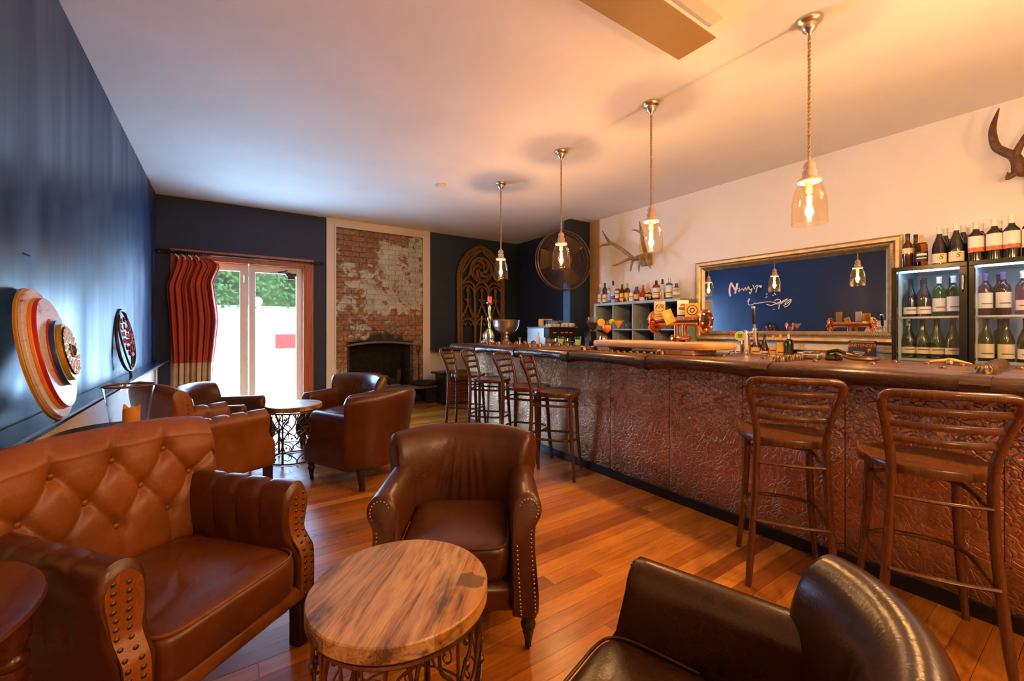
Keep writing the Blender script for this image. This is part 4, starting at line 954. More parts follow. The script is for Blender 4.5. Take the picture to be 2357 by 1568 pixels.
def disc(r, y=0, z=0, d=.0072, n=24, a0=0, a1=2 * pi, rin=0.0):
    m = MB(); k = n; vs = []; fs = []
    for i in range(k + 1): a = a0 + (a1 - a0) * i / k; vs += [(-d, y - r * math.cos(a), z + r * math.sin(a)), (-d, y - rin * math.cos(a), z + rin * math.sin(a))]
    for i in range(k): fs.append((2 * i, 2 * i + 2, 2 * i + 3, 2 * i + 1))
    return m.add(vs, fs)
def bars(L, d=.0074):
    m = MB()
    for y, z, wd, h in L: m.add([(-d, y - wd / 2, z - h / 2), (-d, y + wd / 2, z - h / 2), (-d, y + wd / 2, z + h / 2), (-d, y - wd / 2, z + h / 2)], [(0, 1, 2, 3)])
    return m
p1 = plaque('badge', .150, .262, .088, .150, 'paper_tan')
m = MB(); m.tube(catmull([(-.007, .03 - .012 * i, .03 + (.018 if i % 2 else -.012)) for i in range(6)], 4), .0032, 5); m.tube(catmull([(-.007, .034 * math.cos(a), .022 + .032 * math.sin(a)) for a in [2 * pi * i / 14 for i in range(14)]], 3, True), .002, 4, closed=True); mark(m, 'ink_grey', p1)
mark(bars([(0, -.022, .084, .003), (0, -.034, .084, .003), (0, -.05, .06, .003)]), 'ink_grey', p1)
p2 = plaque('badge', -.068, .270, .086, .128, 'paper_white')
mark(disc(.021, 0, .018, a0=0, a1=pi, rin=.007), 'paper_red', p2); mark(bars([(0, .004, .062, .008), (.006, -.008, .046, .006)]), 'ink_dark', p2); mark(bars([(0, -.022, .06, .002), (0, -.034, .05, .005)]), 'paper_tan', p2); mark(bars([(0, -.056, .084, .012)]), 'slate_glaze', p2)
p3 = plaque('badge', -.150, .252, .105, .110, 'paper_orange')
mark(disc(.040, 0, 0), 'leg_dark', p3); mark(disc(.034, 0, 0, .0078, rin=.020), 'paper_tan', p3); mark(disc(.012, 0, 0, .0078), 'paper_tan', p3)
p4 = plaque('badge', .055, .205, .080, .115, 'paper_yellow', math.radians(-22), -.06)
mark(disc(.018, 0, .01), 'paper_cream', p4); mark(bars([(0, -.025, .03, .003)]), 'paper_cream', p4)
for y, z in ((.15, .19), (-.068, .20), (-.15, .19), (.06, .17)): MB().tube([(-.02, y, .17), (-.035, y, z)], .008, 8).build('badge_stem', 'steel', tw)

tp = thing('single_tap', 'chrome column tap with black handle and round green badge on the bar', 'beer tap', (3.47, 1.74, 1.10))
MB().lathe([(.055, 0), (.055, .008), (.034, .012), (.033, .17), (.030, .185), (.001, .19)], 24).build('column', 'chrome', tp)
MB().tube([(0, -.0, .155), (0, -.07, .165)], .020, 12).tube([(0, -.075, .21), (0, -.075, .14), (0, -.085, .075)], [.017, .015, .009], 10).build('spout', 'chrome', tp)
MB().tube([(0, -.075, .20), (0, -.072, .245)], .009, 8).build('handle_stem', 'steel', tp)
MB().tube([(0, -.072, .24), (0, -.070, .26), (0, -.066, .35), (0, -.065, .365)], [.011, .015, .017, .016], 12).build('tap_handle', 'black_plastic', tp); MB().lathe([(.016, .365), (.016, .378), (.008, .384), (.001, .385)], 12, c=(0, -.065, 0)).build('handle_cap', 'steel', tp)
gb = MB().lathe([(.001, -.006), (.036, -.006), (.039, 0), (.036, .006), (.001, .006)], 28, M=RY(pi / 2)).build('tap_badge', 'paper_green', tp); gb.location = (-.045, .018, .145); gb.rotation_euler = (0, 0, math.radians(38))
mark(disc(.038, 0, 0, .0066, 28, rin=.034), 'paper_cream', gb); mark(bars([(0, .010, .03, .007), (0, 0, .034, .007), (0, -.010, .022, .007)], .0070), 'ink_dark', gb); mark(bars([(0, -.022, .034, .004)], .0070), 'paper_cream', gb)

# drinks on the slab
ck = thing('cocktail', 'orange and red layered cocktail with an orange slice on the slab', 'drink', (3.06, 2.845, 1.198))
MB().lathe([(.034, 0), (.033, .003), (.006, .008), (.004, .03), (.005, .055), (.016, .068), (.038, .088), (.047, .118), (.044, .15), (.036, .185), (.0345, .185), (.043, .148), (.045, .118)], 26, caps=False).build('glass_body', 'clear_glass', ck)
MB().lathe([(.001, .066), (.016, .070), (.036, .089), (.0445, .118), (.0435, .140), (.001, .140)], 24).build('drink', 'sunrise_drink', ck)
osl = MB().lathe([(.001, -.003), (.034, -.003), (.036, 0), (.034, .003), (.001, .003)], 24, M=RY(pi / 2)).build('orange_slice', 'orange_slice', ck); osl.location = (-.02, .055, .168); osl.rotation_euler = (.2, 0, math.radians(35))
MB().tube([(.01, -.01, .08), (.012, -.02, .21), (.012, -.055, .225)], .0028, 6).build('straw', 'black_plastic', ck)
mt = thing('martini', 'yellow cocktail in a conical martini glass with lime on the slab', 'drink', (3.10, 2.735, 1.198))
MB().lathe([(.036, 0), (.035, .003), (.006, .008), (.0035, .02), (.0035, .10), (.008, .112), (.058, .190), (.0565, .190), (.008, .116)], 26, caps=False).build('glass_body', 'clear_glass', mt)
MB().lathe([(.001, .114), (.008, .117), (.052, .183), (.001, .183)], 24).build('drink', 'martini_drink', mt)
lm = MB().lathe([(.001, -.003), (.026, -.003), (.028, 0), (.026, .003), (.001, .003)], 20, M=RY(pi / 2)).build('lime_slice', 'lime', mt); lm.location = (-.02, .062, .172); lm.rotation_euler = (0, 0, math.radians(40))

# ------------------------------------------------------------------ bottles
SHAPES = dict(
    bordeaux=[(.034, 0), (.0375, .004), (.0375, .185), (.034, .205), (.018, .228), (.0145, .24), (.0145, .285), (.016, .288), (.016, .298), (.001, .299)],
    burgundy=[(.038, 0), (.0415, .004), (.0415, .135), (.036, .17), (.024, .205), (.0155, .235), (.0145, .285), (.016, .288), (.016, .298), (.001, .299)],
    champagne=[(.042, 0), (.045, .006), (.045, .125), (.038, .165), (.024, .21), (.016, .25), (.0155, .285), (.018, .29), (.017, .302), (.001, .303)],
    tall=[(.034, 0), (.036, .004), (.036, .20), (.031, .222), (.016, .245), (.014, .26), (.014, .305), (.001, .306)],
    round=[(.030, 0), (.052, .012), (.056, .05), (.048, .085), (.024, .105), (.014, .115), (.014, .15), (.001, .151)],
    square=[(.040, 0), (.042, .004), (.042, .155), (.036, .172), (.016, .182), (.014, .19), (.014, .225), (.001, .226)],
    bell=[(.046, 0), (.050, .006), (.048, .09), (.040, .125), (.022, .165), (.014, .20), (.014, .255), (.001, .256)],
    jug=[(.040, 0), (.043, .004), (.043, .12), (.034, .14), (.018, .15), (.018, .185), (.001, .186)])
def prof_r(shape, z):
    P_ = SHAPES[shape]
    for (a, za), (b, zb) in zip(P_, P_[1:]):
        if za <= z <= zb: return a + (b - a) * (z - za) / max(1e-6, zb - za)
    return P_[0][0]
def bottle(label, shape, body, loc, lab=None, labz=(.05, .12), cap=None, caph=.05, liquid=None, group='bottles', face=-2.62, h=1.0, lab2=None, marks=None, wid=1.0, name='bottle', cat='bottle'):
    P_ = [(r * wid, z * h) for r, z in SHAPES[shape]]; top = P_[-1][1]
    o = MB().lathe(P_, 20).build(name, body, None, 40); o.location = loc; tag(o, label, cat, group)
    def band(z0, z1, d, a0, a1, mat, nm, n=16):
        z0 *= h; z1 *= h
        return MB().grid(lambda u, v: ((lambda r, a, z: (r * math.cos(a), r * math.sin(a), z))(prof_r(shape, (z0 + (z1 - z0) * v) / h) * wid + d, face + a0 + (a1 - a0) * u, z0 + (z1 - z0) * v)), n, 5).build(nm, mat, o, 60)
    if lab: band(labz[0], labz[1], .0009, -1.45, 1.45, lab, 'paper_label')
    if lab2: band(lab2[1], lab2[2], .0012, -1.2, 1.2, lab2[0], 'neck_label')
    if marks:
        for z0, z1, a, mat in marks: band(z0, z1, .0018, -a, a, mat, 'print', 8)
    if cap:
        z0 = top - caph * h; P2 = [(r, z) for r, z in P_ if z >= z0 and r > .005]; r0 = prof_r(shape, z0 / h) * wid
        MB().lathe([(r0 + .0008, z0)] + [(r + .0008, z) for r, z in P2] + [(P2[-1][0] - .002, top + .002), (.001, top + .002)], 16).build('cap', cap, o, 40)
    if liquid:
        mat, lv = liquid; P3 = [(r * .95 - .0012, max(z, .004)) for r, z in P_ if z <= lv * h and r > .005]
        rl = prof_r(shape, lv) * wid * .95 - .0012; P3 = [(.001, .004)] + P3 + [(rl, lv * h), (.001, lv * h)]
        MB().lathe(P3, 16).build('liquid', mat, o, 40)
    return o
# spirits on the grey shelf unit
G = 'spirit bottles on top of the grey shelf unit'; X, Z = 4.80, 1.690
SP = [('pale rum bottle with cream label at the far end of the shelf', 'tall', 'clear_glass', 'paper_cream', (.03, .15), 'cap_white', .05, ('yellow_liquor', .0), 1.0, .95),
 ('brown bottle with dark neck and a large cream label', 'tall', 'brown_bottle', 'paper_cream', (.02, .13), 'black_plastic', .04, None, 1.03, 1.05),
 ('clear bottle with a blue base behind others on the shelf', 'tall', 'clear_glass', 'paper_white', (.16, .20), 'cap_white', .04, ('paper_purple', .05), 1.0, .85),
 ('tall clear vodka bottle with purple lettering and dark blue cap', 'tall', 'clear_glass', 'paper_purple', (.05, .10), 'dark_blue_bottle', .06, None, 1.07, 1.05),
 ('red bitters bottle with cream label and wooden stopper', 'square', 'red_liquor', 'paper_cream', (.06, .15), 'paper_gold', .05, None, 1.18, .85),
 ('amber bottle with bright yellow label and brown neck', 'bordeaux', 'brown_bottle', 'paper_yellow', (.03, .15), 'leg_dark', .03, None, .88, .98),
 ('dark rum bottle with orange label and green neck', 'bordeaux', 'brown_bottle', 'paper_orange', (.07, .15), 'paper_green', .07, None, .90, 1.05),
 ('clear bottle with white wrap label and a thin neck', 'bell', 'clear_glass', 'paper_white', (.01, .12), 'cap_white', .05, None, 1.05, .85),
 ('squat clear gin bottle with a red brown label', 'jug', 'rose_glass', 'paper_tan', (.03, .09), 'black_plastic', .04, None, 1.12, 1.02),
 ('bright red liqueur bottle with white label and red cap', 'bell', 'red_liquor', 'paper_white', (.01, .07), 'paper_red', .05, None, .85, 1.0),
 ('low round dark liqueur bottle with a gold band', 'round', 'dark_wine_glass', 'paper_gold', (.055, .085), 'paper_tan', .04, None, 1.02, 1.15),
 ('dark red whiskey bottle with silver label and tall black cap', 'square', 'red_liquor', 'paper_white', (.03, .14), 'black_plastic', .055, None, 1.17, 1.18),
 ('clear bottle holding pale gold spirit with a dark stopper', 'square', 'clear_glass', None, (.03, .1), 'black_plastic', .05, ('whisky', .08), 1.20, .95),
 ('turquoise gin bottle with large white label', 'square', 'blue_bottle_glass', 'paper_white', (.02, .15), 'steel', .05, None, 1.20, 1.05),
 ('squat clear bottle with white side label at the near end of the shelf', 'jug', 'clear_glass', 'paper_white', (.05, .12), 'black_plastic', .045, None, 1.05, 1.1)]
ys_ = [4.60, 4.50, 4.415, 4.335, 4.25, 4.165, 4.07, 3.985, 3.90, 3.79, 3.69, 3.575, 3.478, 3.375, 3.27]
for (lb, sh, bd, lab, lz_, cp, ch, lq, hh, wd), y in zip(SP, ys_):
    if lq and lq[1] == 0: lq = None
    bottle(lb, sh, bd, (X, y, Z), lab, lz_, cp, ch, lq, G, h=hh, wid=wd, marks=[(lz_[0] + .03, lz_[0] + .036, .7, 'ink_grey'), (lz_[0] + .05, lz_[0] + .060, .9, 'ink_dark')] if lab in ('paper_cream', 'paper_white', 'paper_yellow') else None)
# grey shelf unit
su = thing('shelf_unit', 'grey blue cube shelf unit of stemmed glasses under the spirit bottles', 'shelf', (4.66, 3.86, .92))
U0, U1 = -.735, .735; HT = 1.688 - .92
MB().box(0, .37, U0, U1, HT - .038, HT, .003).build('top_panel', 'grey_blue_paint', su, 30); MB().box(0, .37, U0, U1, 0, .03).build('bottom_panel', 'grey_blue_paint', su, 0)
for y in (U0, U1 - .04): MB().box(0, .37, y, y + .04, .0, HT - .038, .002).build('side_panel', 'grey_blue_paint', su, 30)
MB().box(.36, .372, U0, U1, 0, HT - .04).build('back_panel', 'shelf_inside', su, 0)
for k in (1, 2, 3):
    y = U0 + .02 + (U1 - U0 - .04) * k / 4; MB().box(.002, .36, y - .008, y + .008, .03, HT - .038).build('divider', 'grey_blue_paint', su, 0)
MB().box(.002, .36, U0 + .04, U1 - .04, .366, .384).build('shelf_board', 'grey_blue_paint', su, 0)
wgp = [(.030, 0), (.031, .002), (.037, .06), (.030, .085), (.010, .10), (.0035, .108), (.0035, .178), (.008, .186), (.032, .190), (.032, .192), (.006, .192)]
def stemware(lb, y, x, z=.92 + .386):
    o = MB().lathe(wgp, 16, caps=False).build('wine_glass', 'clear_glass', None, 40); o.location = (x, y, z); tag(o, lb, 'glass', 'upturned wine glasses in the shelf unit'); return o
k = 0
for col, ysl in ((1, (3.93, 4.02, 4.11, 4.19)), (2, (3.57, 3.66, 3.75, 3.83)), (3, (3.42, 3.47))):
    for j, y in enumerate(ysl):
        for x in (4.74, 4.86):
            stemware('upturned stemmed glass, %s row of the %s cube, %s from its near side' % ('front' if x < 4.8 else 'back', ('far', 'second', 'third', 'nearest')[col], ('first', 'second', 'third', 'fourth')[j]), y + (.02 if x > 4.8 else 0), x)
for x, y in ((4.74, 4.36),): stemware('single upturned stemmed glass in the far cube behind the orange cocktail', y, x)
for j, y in enumerate((3.20, 3.26, 3.32, 3.38)):
    o = MB().lathe([(.026, 0), (.030, .085), (.028, .085), (.024, .006), (.001, .006)], 14, caps=False).build('tumbler', 'clear_glass', None, 40); o.location = (4.72, y, .92 + .386); tag(o, 'plain tumbler in the near cube behind the copper tower, %s from the mirror' % ('first', 'second', 'third', 'fourth')[j], 'glass', 'tumblers in the near cube')
# back counter
bc = thing('back_counter', 'dark back bar counter along the cream wall', 'counter', (4.75, 2.1, 0))
MB().box(-.25, .28, -1.02, 1.03, .955, 1.0, .004).build('counter_top', 'bar_top_wood', bc, 30); MB().box(-.22, .28, -1.0, 1.02, 0, .955).build('counter_body', 'black_matt', bc, 0)
struct(bx('trim_9', 'cream_paint', XR - .03, XR, 1.10, 3.13, 1.085, 1.10))
G = 'bottles standing along the back counter'; X, Z = 4.80, 1.0
BB = [('clear gin bottle with red cap next to the slab end', 2.56, 'tall', 'clear_glass', 'paper_white', (.03, .10), 'paper_red', .045, None, .87, 1.0),
 ('clear bottle with white cap and small red seal beside the chrome tap', 2.475, 'tall', 'clear_glass', 'paper_white', (.03, .15), 'cap_white', .05, None, .86, 1.15),
 ('small bright red carton shaped bottle beside the chrome tap', 2.36, 'square', 'red_liquor', None, (.1, .2), None, .03, None, .75, .7),
 ('amber brandy bottle with round yellow label and red shoulder', 2.285, 'bell', 'brown_bottle', 'paper_yellow', (.03, .10), 'leg_dark', .04, None, 1.02, 1.12),
 ('dark whiskey bottle with cream label and slim black neck', 2.205, 'bell', 'brown_bottle', 'paper_cream', (.02, .07), 'black_plastic', .09, None, .95, .9),
 ('clear bottle of yellow liqueur with orange label and pale cap', 2.115, 'square', 'clear_glass', 'paper_orange', (.05, .10), 'paper_tan', .045, ('yellow_liquor', .11), 1.03, .9),
 ('yellow liqueur bottle with yellow label and orange cap', 2.045, 'square', 'clear_glass', 'paper_yellow', (.03, .12), 'paper_orange', .05, ('yellow_liquor', .15), 1.08, .92),
 ('square black labelled whiskey bottle with steel pourer', 1.965, 'square', 'dark_wine_glass', 'paper_black', (.04, .12), 'steel', .04, None, 1.10, .95),
 ('small glass jar with a gold lid near the bartender sign', 1.845, 'jug', 'clear_glass', 'paper_white', (.02, .09), 'paper_gold', .035, None, .82, .95)]
for lb, y, sh, bd, lab, lz_, cp, ch, lq, hh, wd in BB: bottle(lb, sh, bd, (X, y, Z), lab, lz_, cp, ch, lq, G, h=hh, wid=wd, marks=[(lz_[0] + .02, lz_[0] + .03, .8, 'ink_dark')] if lab else None)
o = MB().lathe([(.03, 0), (.045, .06), (.050, .085), (.046, .085), (.028, .01), (.001, .01)], 16).build('dark_cup', 'black_plastic'); o.location = (4.86, 1.90, 1.0); tag(o, 'dark plastic cup behind the square black whiskey bottle', 'cup')
sg = thing('bartender_sign', 'small black sign with orange BARTENDER lettering leaning on the back wall', 'sign', (4.86, 1.385, 1.0), rot=(0, math.radians(8), 0))
MB().box(-.006, .006, -.103, .103, 0, .195, .002).build('sign_board', 'paper_black', sg, 30); text('BARTENDER', .042, 'ink_orange', (-.0075, 0, .148), FR, sg, sx=.90)
mark(bars([(0, .182, .17, .004), (.02, .088, .09, .005), (.015, .072, .07, .005), (.03, .058, .07, .005), (0, .020, .15, .003)], .0068), 'ink_white', sg); mark(disc(.014, -.055, .112, .0070), 'ink_orange', sg); mark(bars([(-.05, .095, .010, .012)], .0068), 'ink_orange', sg)
# ------------------------------------------------------------------ mirror
mr = thing('wall_mirror', 'long silver gilt framed mirror with white scribbled writing behind the bar', 'mirror', (XR, 2.131, 1.655))
MW, MH = .998, .492
FPf = [(0, -.004), (0, -.040), (.018, -.052), (.045, -.046), (.062, -.034), (.070, -.034), (.084, -.040), (.092, -.034), (.100, -.028), (.116, -.020), (.116, -.004)]
fm = MB()
def fr_pt(c, j):
    sy, sz = ((-1, -1), (1, -1), (1, 1), (-1, 1))[c]; o, x = FPf[j]; return (x, sy * (MW - o), sz * (MH - o))
fm.grid(lambda u, v: fr_pt(int(round(u * 4)) % 4, int(round(v * (len(FPf) - 1)))), 4, len(FPf), cu=True)
fm.v = [fr_pt(c, j) for c in range(4) for j in range(len(FPf))]; fm.build('frame', 'gilt_frame', mr, 22)
rp = MB(); a_, b_ = MW - .077, MH - .077
def rope(p, q, n):
    for i in range(n):
        t_ = (i + .5) / n; c = Vector(p).lerp(Vector(q), t_); d = (Vector(q) - Vector(p)).normalized(); w_ = Vector((-1, 0, 0)).cross(d)
        rp.tube([c - d * .006 - w_ * .008, c + Vector((-.006, 0, 0)), c + d * .006 + w_ * .008], .0048, 5, caps=True)
for s in (-1, 1): rope((-.038, -a_, s * b_), (-.038, a_, s * b_), 120); rope((-.038, s * a_, -b_), (-.038, s * a_, b_), 54)
stuff(rp.build('rope_moulding', 'gilt_frame', mr, 60))
MB().box(-.018, -.006, -MW + .11, MW - .11, -MH + .11, MH - .11).build('mirror_pane', 'mirror_glass', mr, 0)
def script(pts, r, x=-.0195):
    m = MB(); 
    for P_ in pts: m.tube([(x, p.x, p.y) for p in catmull([(a, b, 0) for a, b in P_], 5)], r, 5)
    return m
MY = lambda px: 3.012 - (px - 1625) / (2040 - 1625) * 1.76 - 2.131
def my(px, py):  # pixel on the mirror -> local (y, z)
    d = (F_PX, px - CX); th = math.atan((CX - 515) / F_PX)
    X_ = F_PX * math.sin(th) + (px - CX) * math.cos(th); Y_ = F_PX * math.cos(th) - (px - CX) * math.sin(th); k = (XR - .02) / X_
    return (Y_ * k - 2.131, 1.3 + (HORIZON - py) * k - 1.655)
wr = [[(1684, 650), (1680, 660), (1679, 672), (1681, 682)], [(1683, 652), (1689, 662), (1694, 668), (1697, 652)], [(1697, 652), (1694, 666), (1692, 676)], [(1692, 668), (1698, 664), (1702, 664), (1700, 672), (1704, 668), (1709, 665), (1712, 670)], [(1712, 668), (1716, 662), (1718, 668), (1723, 659), (1724, 666), (1728, 667)], [(1728, 668), (1731, 664), (1727, 676), (1724, 672)], [(1733, 657), (1737, 666)], [(1738, 660), (1744, 657), (1741, 667), (1740, 674)], [(1746, 660), (1749, 657), (1751, 662), (1753, 657)]]
for i, th_ in ((0, .011), (1, .009), (2, .010)): pass
m = script([[my(*p) for p in s] for s in wr[:3]], .010); m2 = script([[my(*p) for p in s] for s in wr[3:]], .0045)
m.add(m2.v, m2.f)
w2 = [[(1720, 695), (1725, 687), (1722, 700), (1730, 702), (1738, 697)], [(1738, 699), (1752, 697), (1770, 695), (1785, 697)], [(1764, 701), (1775, 703), (1786, 699), (1796, 694)], [(1782, 693), (1790, 689), (1797, 693), (1790, 700), (1784, 698)], [(1795, 700), (1806, 694), (1812, 688), (1804, 692), (1797, 697)], [(1803, 704), (1812, 699), (1820, 690), (1815, 691), (1806, 700)], [(1805, 707), (1812, 705), (1819, 697), (1821, 689)], [(1794, 701), (1792, 712)], [(1763, 678), (1766, 676)], [(1782, 675), (1785, 679)], [(1762, 685), (1766, 683)], [(1778, 681), (1780, 679)], [(1779, 713), (1783, 712)]]
m3 = script([[my(*p) for p in s] for s in w2], .0042); m.add(m3.v, m3.f); m.build('handwriting', 'ink_white', mr, 60)

# ------------------------------------------------------------------ drink fridges
def fridge(label, yc, w_):
    f = thing('drinks_fridge', label, 'fridge', (4.38, yc, 0), 0, 'glass door drinks fridges'); h = w_ / 2; D = .60; Z0, Z1 = .88, 1.783
    MB().box(.02, D, -h, -h + .02, Z0, Z1).box(.02, D, h - .02, h, Z0, Z1).box(D - .02, D, -h, h, Z0, Z1).box(.0, D, -h, h, Z1 - .018, Z1, .003).box(.02, D, -h, h, Z0, Z0 + .05).build('cabinet', 'black_plastic', f, 0)
    MB().box(.05, D - .022, -h + .021, h - .021, Z0 + .055, Z0 + .06).box(.05, D - .021, -h + .0205, -h + .024, Z0 + .06, Z1 - .02).box(.05, D - .021, h - .024, h - .0205, Z0 + .06, Z1 - .02).box(D - .026, D - .021, -h + .02, h - .02, Z0 + .06, Z1 - .02).box(.03, D - .021, -h + .02, h - .02, Z1 - .024, Z1 - .019).build('liner', 'fridge_inside', f, 0)
    MB().box(.032, .05, -h + .035, h - .035, Z1 - .042, Z1 - .026).build('light_strip', 'led_strip', f, 0)
    d = MB().box(-.035, .0, -h, h, Z0, Z0 + .05, .003).box(-.035, .0, -h, h, Z1 - .034, Z1, .003).box(-.035, .0, h - .030, h, Z0 + .05, Z1 - .034, .003).box(-.035, .0, -h, -h + .040, Z0 + .05, Z1 - .034, .003).build('door_frame', 'black_plastic', f, 20)
    MB().box(-.022, -.018, -h + .04, h - .03, Z0 + .05, Z1 - .034).build('door_pane', 'pane_glass', d, 0)
    MB().tube([(-.035, -h + .02, Z1 - .09), (-.060, -h + .02, Z1 - .10), (-.060, -h + .02, Z1 - .20), (-.035, -h + .02, Z1 - .21)], .007, 8).build('handle', 'chrome', d)
    for z in (1.392,):
        m = MB(); 
        for k in range(14): y = -h + .035 + (w_ - .07) * k / 13; m.tube([(.05, y, z), (.5, y, z)], .002, 5)
        m.box(.045, .056, -h + .026, h - .026, z - .008, z + .006); m.build('wire_shelf', 'fridge_shelf', f, 0)
    return f
fridge('left glass door drinks fridge, dark bottles and green glass bottles on its shelf', .843, .410); fridge('second drinks fridge at the right frame edge, pink and blue lit bottles inside', .427, .412)
G = 'wine bottles inside the fridges'; 
FB = [('dark wine bottle with low white label, leftmost on the left fridge shelf', .975, 1.40, 'burgundy', 'dark_blue_bottle', 'paper_white', (.02, .075), 'dark_blue_bottle'),
 ('dark wine bottle with low white label, second on the left fridge shelf', .895, 1.40, 'burgundy', 'dark_blue_bottle', 'paper_white', (.02, .075), 'dark_blue_bottle'),
 ('green glass bottle with tall white label, third on the upper fridge shelf', .812, 1.40, 'bordeaux', 'green_glass', 'paper_white', (.035, .135), 'cap_white'),
 ('green glass bottle with tall white label, beside the left fridge handle', .735, 1.40, 'bordeaux', 'green_glass', 'paper_white', (.035, .145), 'cap_white'),
 ('pink wine bottle with blue top, first on the upper shelf of the second fridge', .575, 1.40, 'bordeaux', 'rose_glass', 'paper_white', (.05, .16), 'paper_purple'),
 ('pink wine bottle with blue top, second on the upper shelf of the second fridge', .490, 1.40, 'bordeaux', 'rose_glass', 'paper_white', (.05, .16), 'paper_purple'),
 ('rose bottle with white cap at the frame edge in the second fridge', .400, 1.40, 'bordeaux', 'rose_glass', 'paper_white', (.03, .10), 'cap_white'),
 ('sparkling bottle with oval label and silver neck, lowest left in the left fridge', .985, 1.075, 'champagne', 'dark_green_bottle', 'paper_cream', (.035, .085), 'steel'),
 ('sparkling bottle with oval label, second along the lower shelf of the left fridge', .905, 1.075, 'champagne', 'dark_green_bottle', 'paper_cream', (.035, .085), 'black_plastic'),
 ('sparkling wine bottle with oval label, third along the lower shelf of the left fridge', .825, 1.075, 'champagne', 'dark_green_bottle', 'paper_cream', (.035, .085), 'black_plastic'),
 ('sparkling wine bottle with wide oval label, last on the lower shelf of the left fridge', .738, 1.075, 'champagne', 'dark_green_bottle', 'paper_cream', (.035, .085), 'black_plastic'),
 ('green white wine bottle with square cream label, first low in the second fridge', .573, 1.075, 'burgundy', 'dark_green_bottle', 'paper_cream', (.02, .12), 'dark_green_bottle'),
 ('green white wine bottle with square cream label, second low in the second fridge', .478, 1.075, 'burgundy', 'dark_green_bottle', 'paper_cream', (.02, .12), 'dark_green_bottle'),
 ('wine bottle with white label, low in the second fridge at the frame edge', .388, 1.075, 'burgundy', 'dark_green_bottle', 'paper_white', (.02, .09), 'dark_green_bottle')]
for lb, y, z, sh, bd, lab, lz_, cp in FB:
    bottle(lb, sh, bd, (4.52, y, z), lab, lz_, cp, .05, None, G, face=-2.75, name='wine_bottle', marks=[(lz_[0] + .028, lz_[0] + .036, .75, 'ink_grey')])
for y, z, lb in ((.94, 1.40, 'dark bottle standing behind the first pair in the left fridge'), (.775, 1.40, 'dark bottle standing behind the green pair in the left fridge'), (.53, 1.40, 'bottle standing behind the pink pair in the second fridge'), (.525, 1.075, 'dark bottle behind the square labelled pair in the second fridge')):
    bottle(lb, 'bordeaux', 'dark_blue_bottle', (4.70, y, z), None, (0, 0), 'dark_blue_bottle', .05, None, G, name='wine_bottle')
for i, z in enumerate((1.0675,)):
    pass
cl = MB().box(4.44, 4.80, .66, 1.03, 1.055, 1.073).box(4.44, 4.80, .235, .62, 1.055, 1.073).build('lower_fridge_shelf', 'fridge_shelf', None, 0)
tag(cl, 'low metal shelf carrying the bottom rows of bottles in the fridges', 'shelf')
G = 'wine bottles on top of the fridges'; Z = 1.785
TB = [('dark liqueur bottle with cream label at the left end of the fridge top', 4.56, 1.000, 'bordeaux', 'brown_bottle', 'paper_cream', (.13, .175), 'black_plastic', .95, .92),
 ('dark bottle standing behind the leftmost bottle on the fridge top', 4.74, .99, 'bordeaux', 'dark_wine_glass', None, (0, 0), 'black_plastic', 1.0, .9),
 ('golden whisky bottle with a black square label on the fridge top', 4.53, .915, 'square', 'amber_glass', 'paper_black', (.04, .11), 'paper_gold', 1.12, .92),
 ('red wine bottle with white S label, first of the white capped pair', 4.53, .812, 'burgundy', 'dark_wine_glass', 'paper_cream', (.02, .092), 'cap_white', 1.0, 1.0),
 ('red wine bottle with white S label, second of the white capped pair', 4.53, .722, 'burgundy', 'dark_wine_glass', 'paper_cream', (.02, .092), 'cap_white', 1.04, 1.0),
 ('white capped wine bottle behind the first S labelled bottle', 4.65, .80, 'burgundy', 'dark_wine_glass', None, (0, 0), 'cap_white', 1.0, 1.0),
 ('white capped wine bottle farthest back between the S labelled pair', 4.80, .80, 'burgundy', 'dark_wine_glass', None, (0, 0), 'cap_white', .97, 1.0),
 ('white capped wine bottle behind the second S labelled bottle', 4.65, .705, 'burgundy', 'dark_wine_glass', None, (0, 0), 'cap_white', 1.04, 1.0),
 ('white capped wine bottle farthest back behind the second S labelled bottle', 4.77, .70, 'burgundy', 'dark_wine_glass', None, (0, 0), 'cap_white', 1.02, 1.0),
 ('red wine bottle with orange floral label, left of the floral trio', 4.53, .622, 'bordeaux', 'dark_wine_glass', 'floral_label', (.075, .19), 'cap_white', 1.0, 1.12),
 ('red wine bottle with orange floral label, middle of the floral trio', 4.53, .533, 'bordeaux', 'dark_wine_glass', 'floral_label', (.075, .19), 'cap_white', 1.02, 1.12),
 ('red wine bottle with orange floral label, right of the floral trio', 4.53, .453, 'bordeaux', 'dark_wine_glass', 'floral_label', (.075, .19), 'cap_white', 1.04, 1.12),
 ('white capped bottle behind the left floral bottle', 4.68, .617, 'bordeaux', 'dark_wine_glass', None, (0, 0), 'cap_white', 1.02, 1.0),
 ('white capped bottle behind the middle floral bottle', 4.68, .527, 'bordeaux', 'dark_wine_glass', None, (0, 0), 'cap_white', 1.03, 1.0),
 ('dark capped wine bottle with white label cut by the right frame edge', 4.53, .372, 'bordeaux', 'dark_wine_glass', 'paper_white', (.07, .19), 'black_plastic', 1.05, 1.0)]
for lb, x, y, sh, bd, lab, lz_, cp, hh, wd in TB:
    o = bottle(lb, sh, bd, (x, y, Z), lab, lz_, cp, .055, None, G, face=-2.80, h=hh, wid=wd, name='wine_bottle', marks=[(.06, .066, .8, 'paper_white'), (.08, .095, .8, 'paper_white')] if lab == 'paper_black' else None)
    if 'S label,' in lb: text('S', .052, 'ink_dark', (-.0445 * math.cos(.34), -.0445 * math.sin(.34), .062 * hh), (pi / 2, 0, -pi / 2 + .34), o, shear=.25)

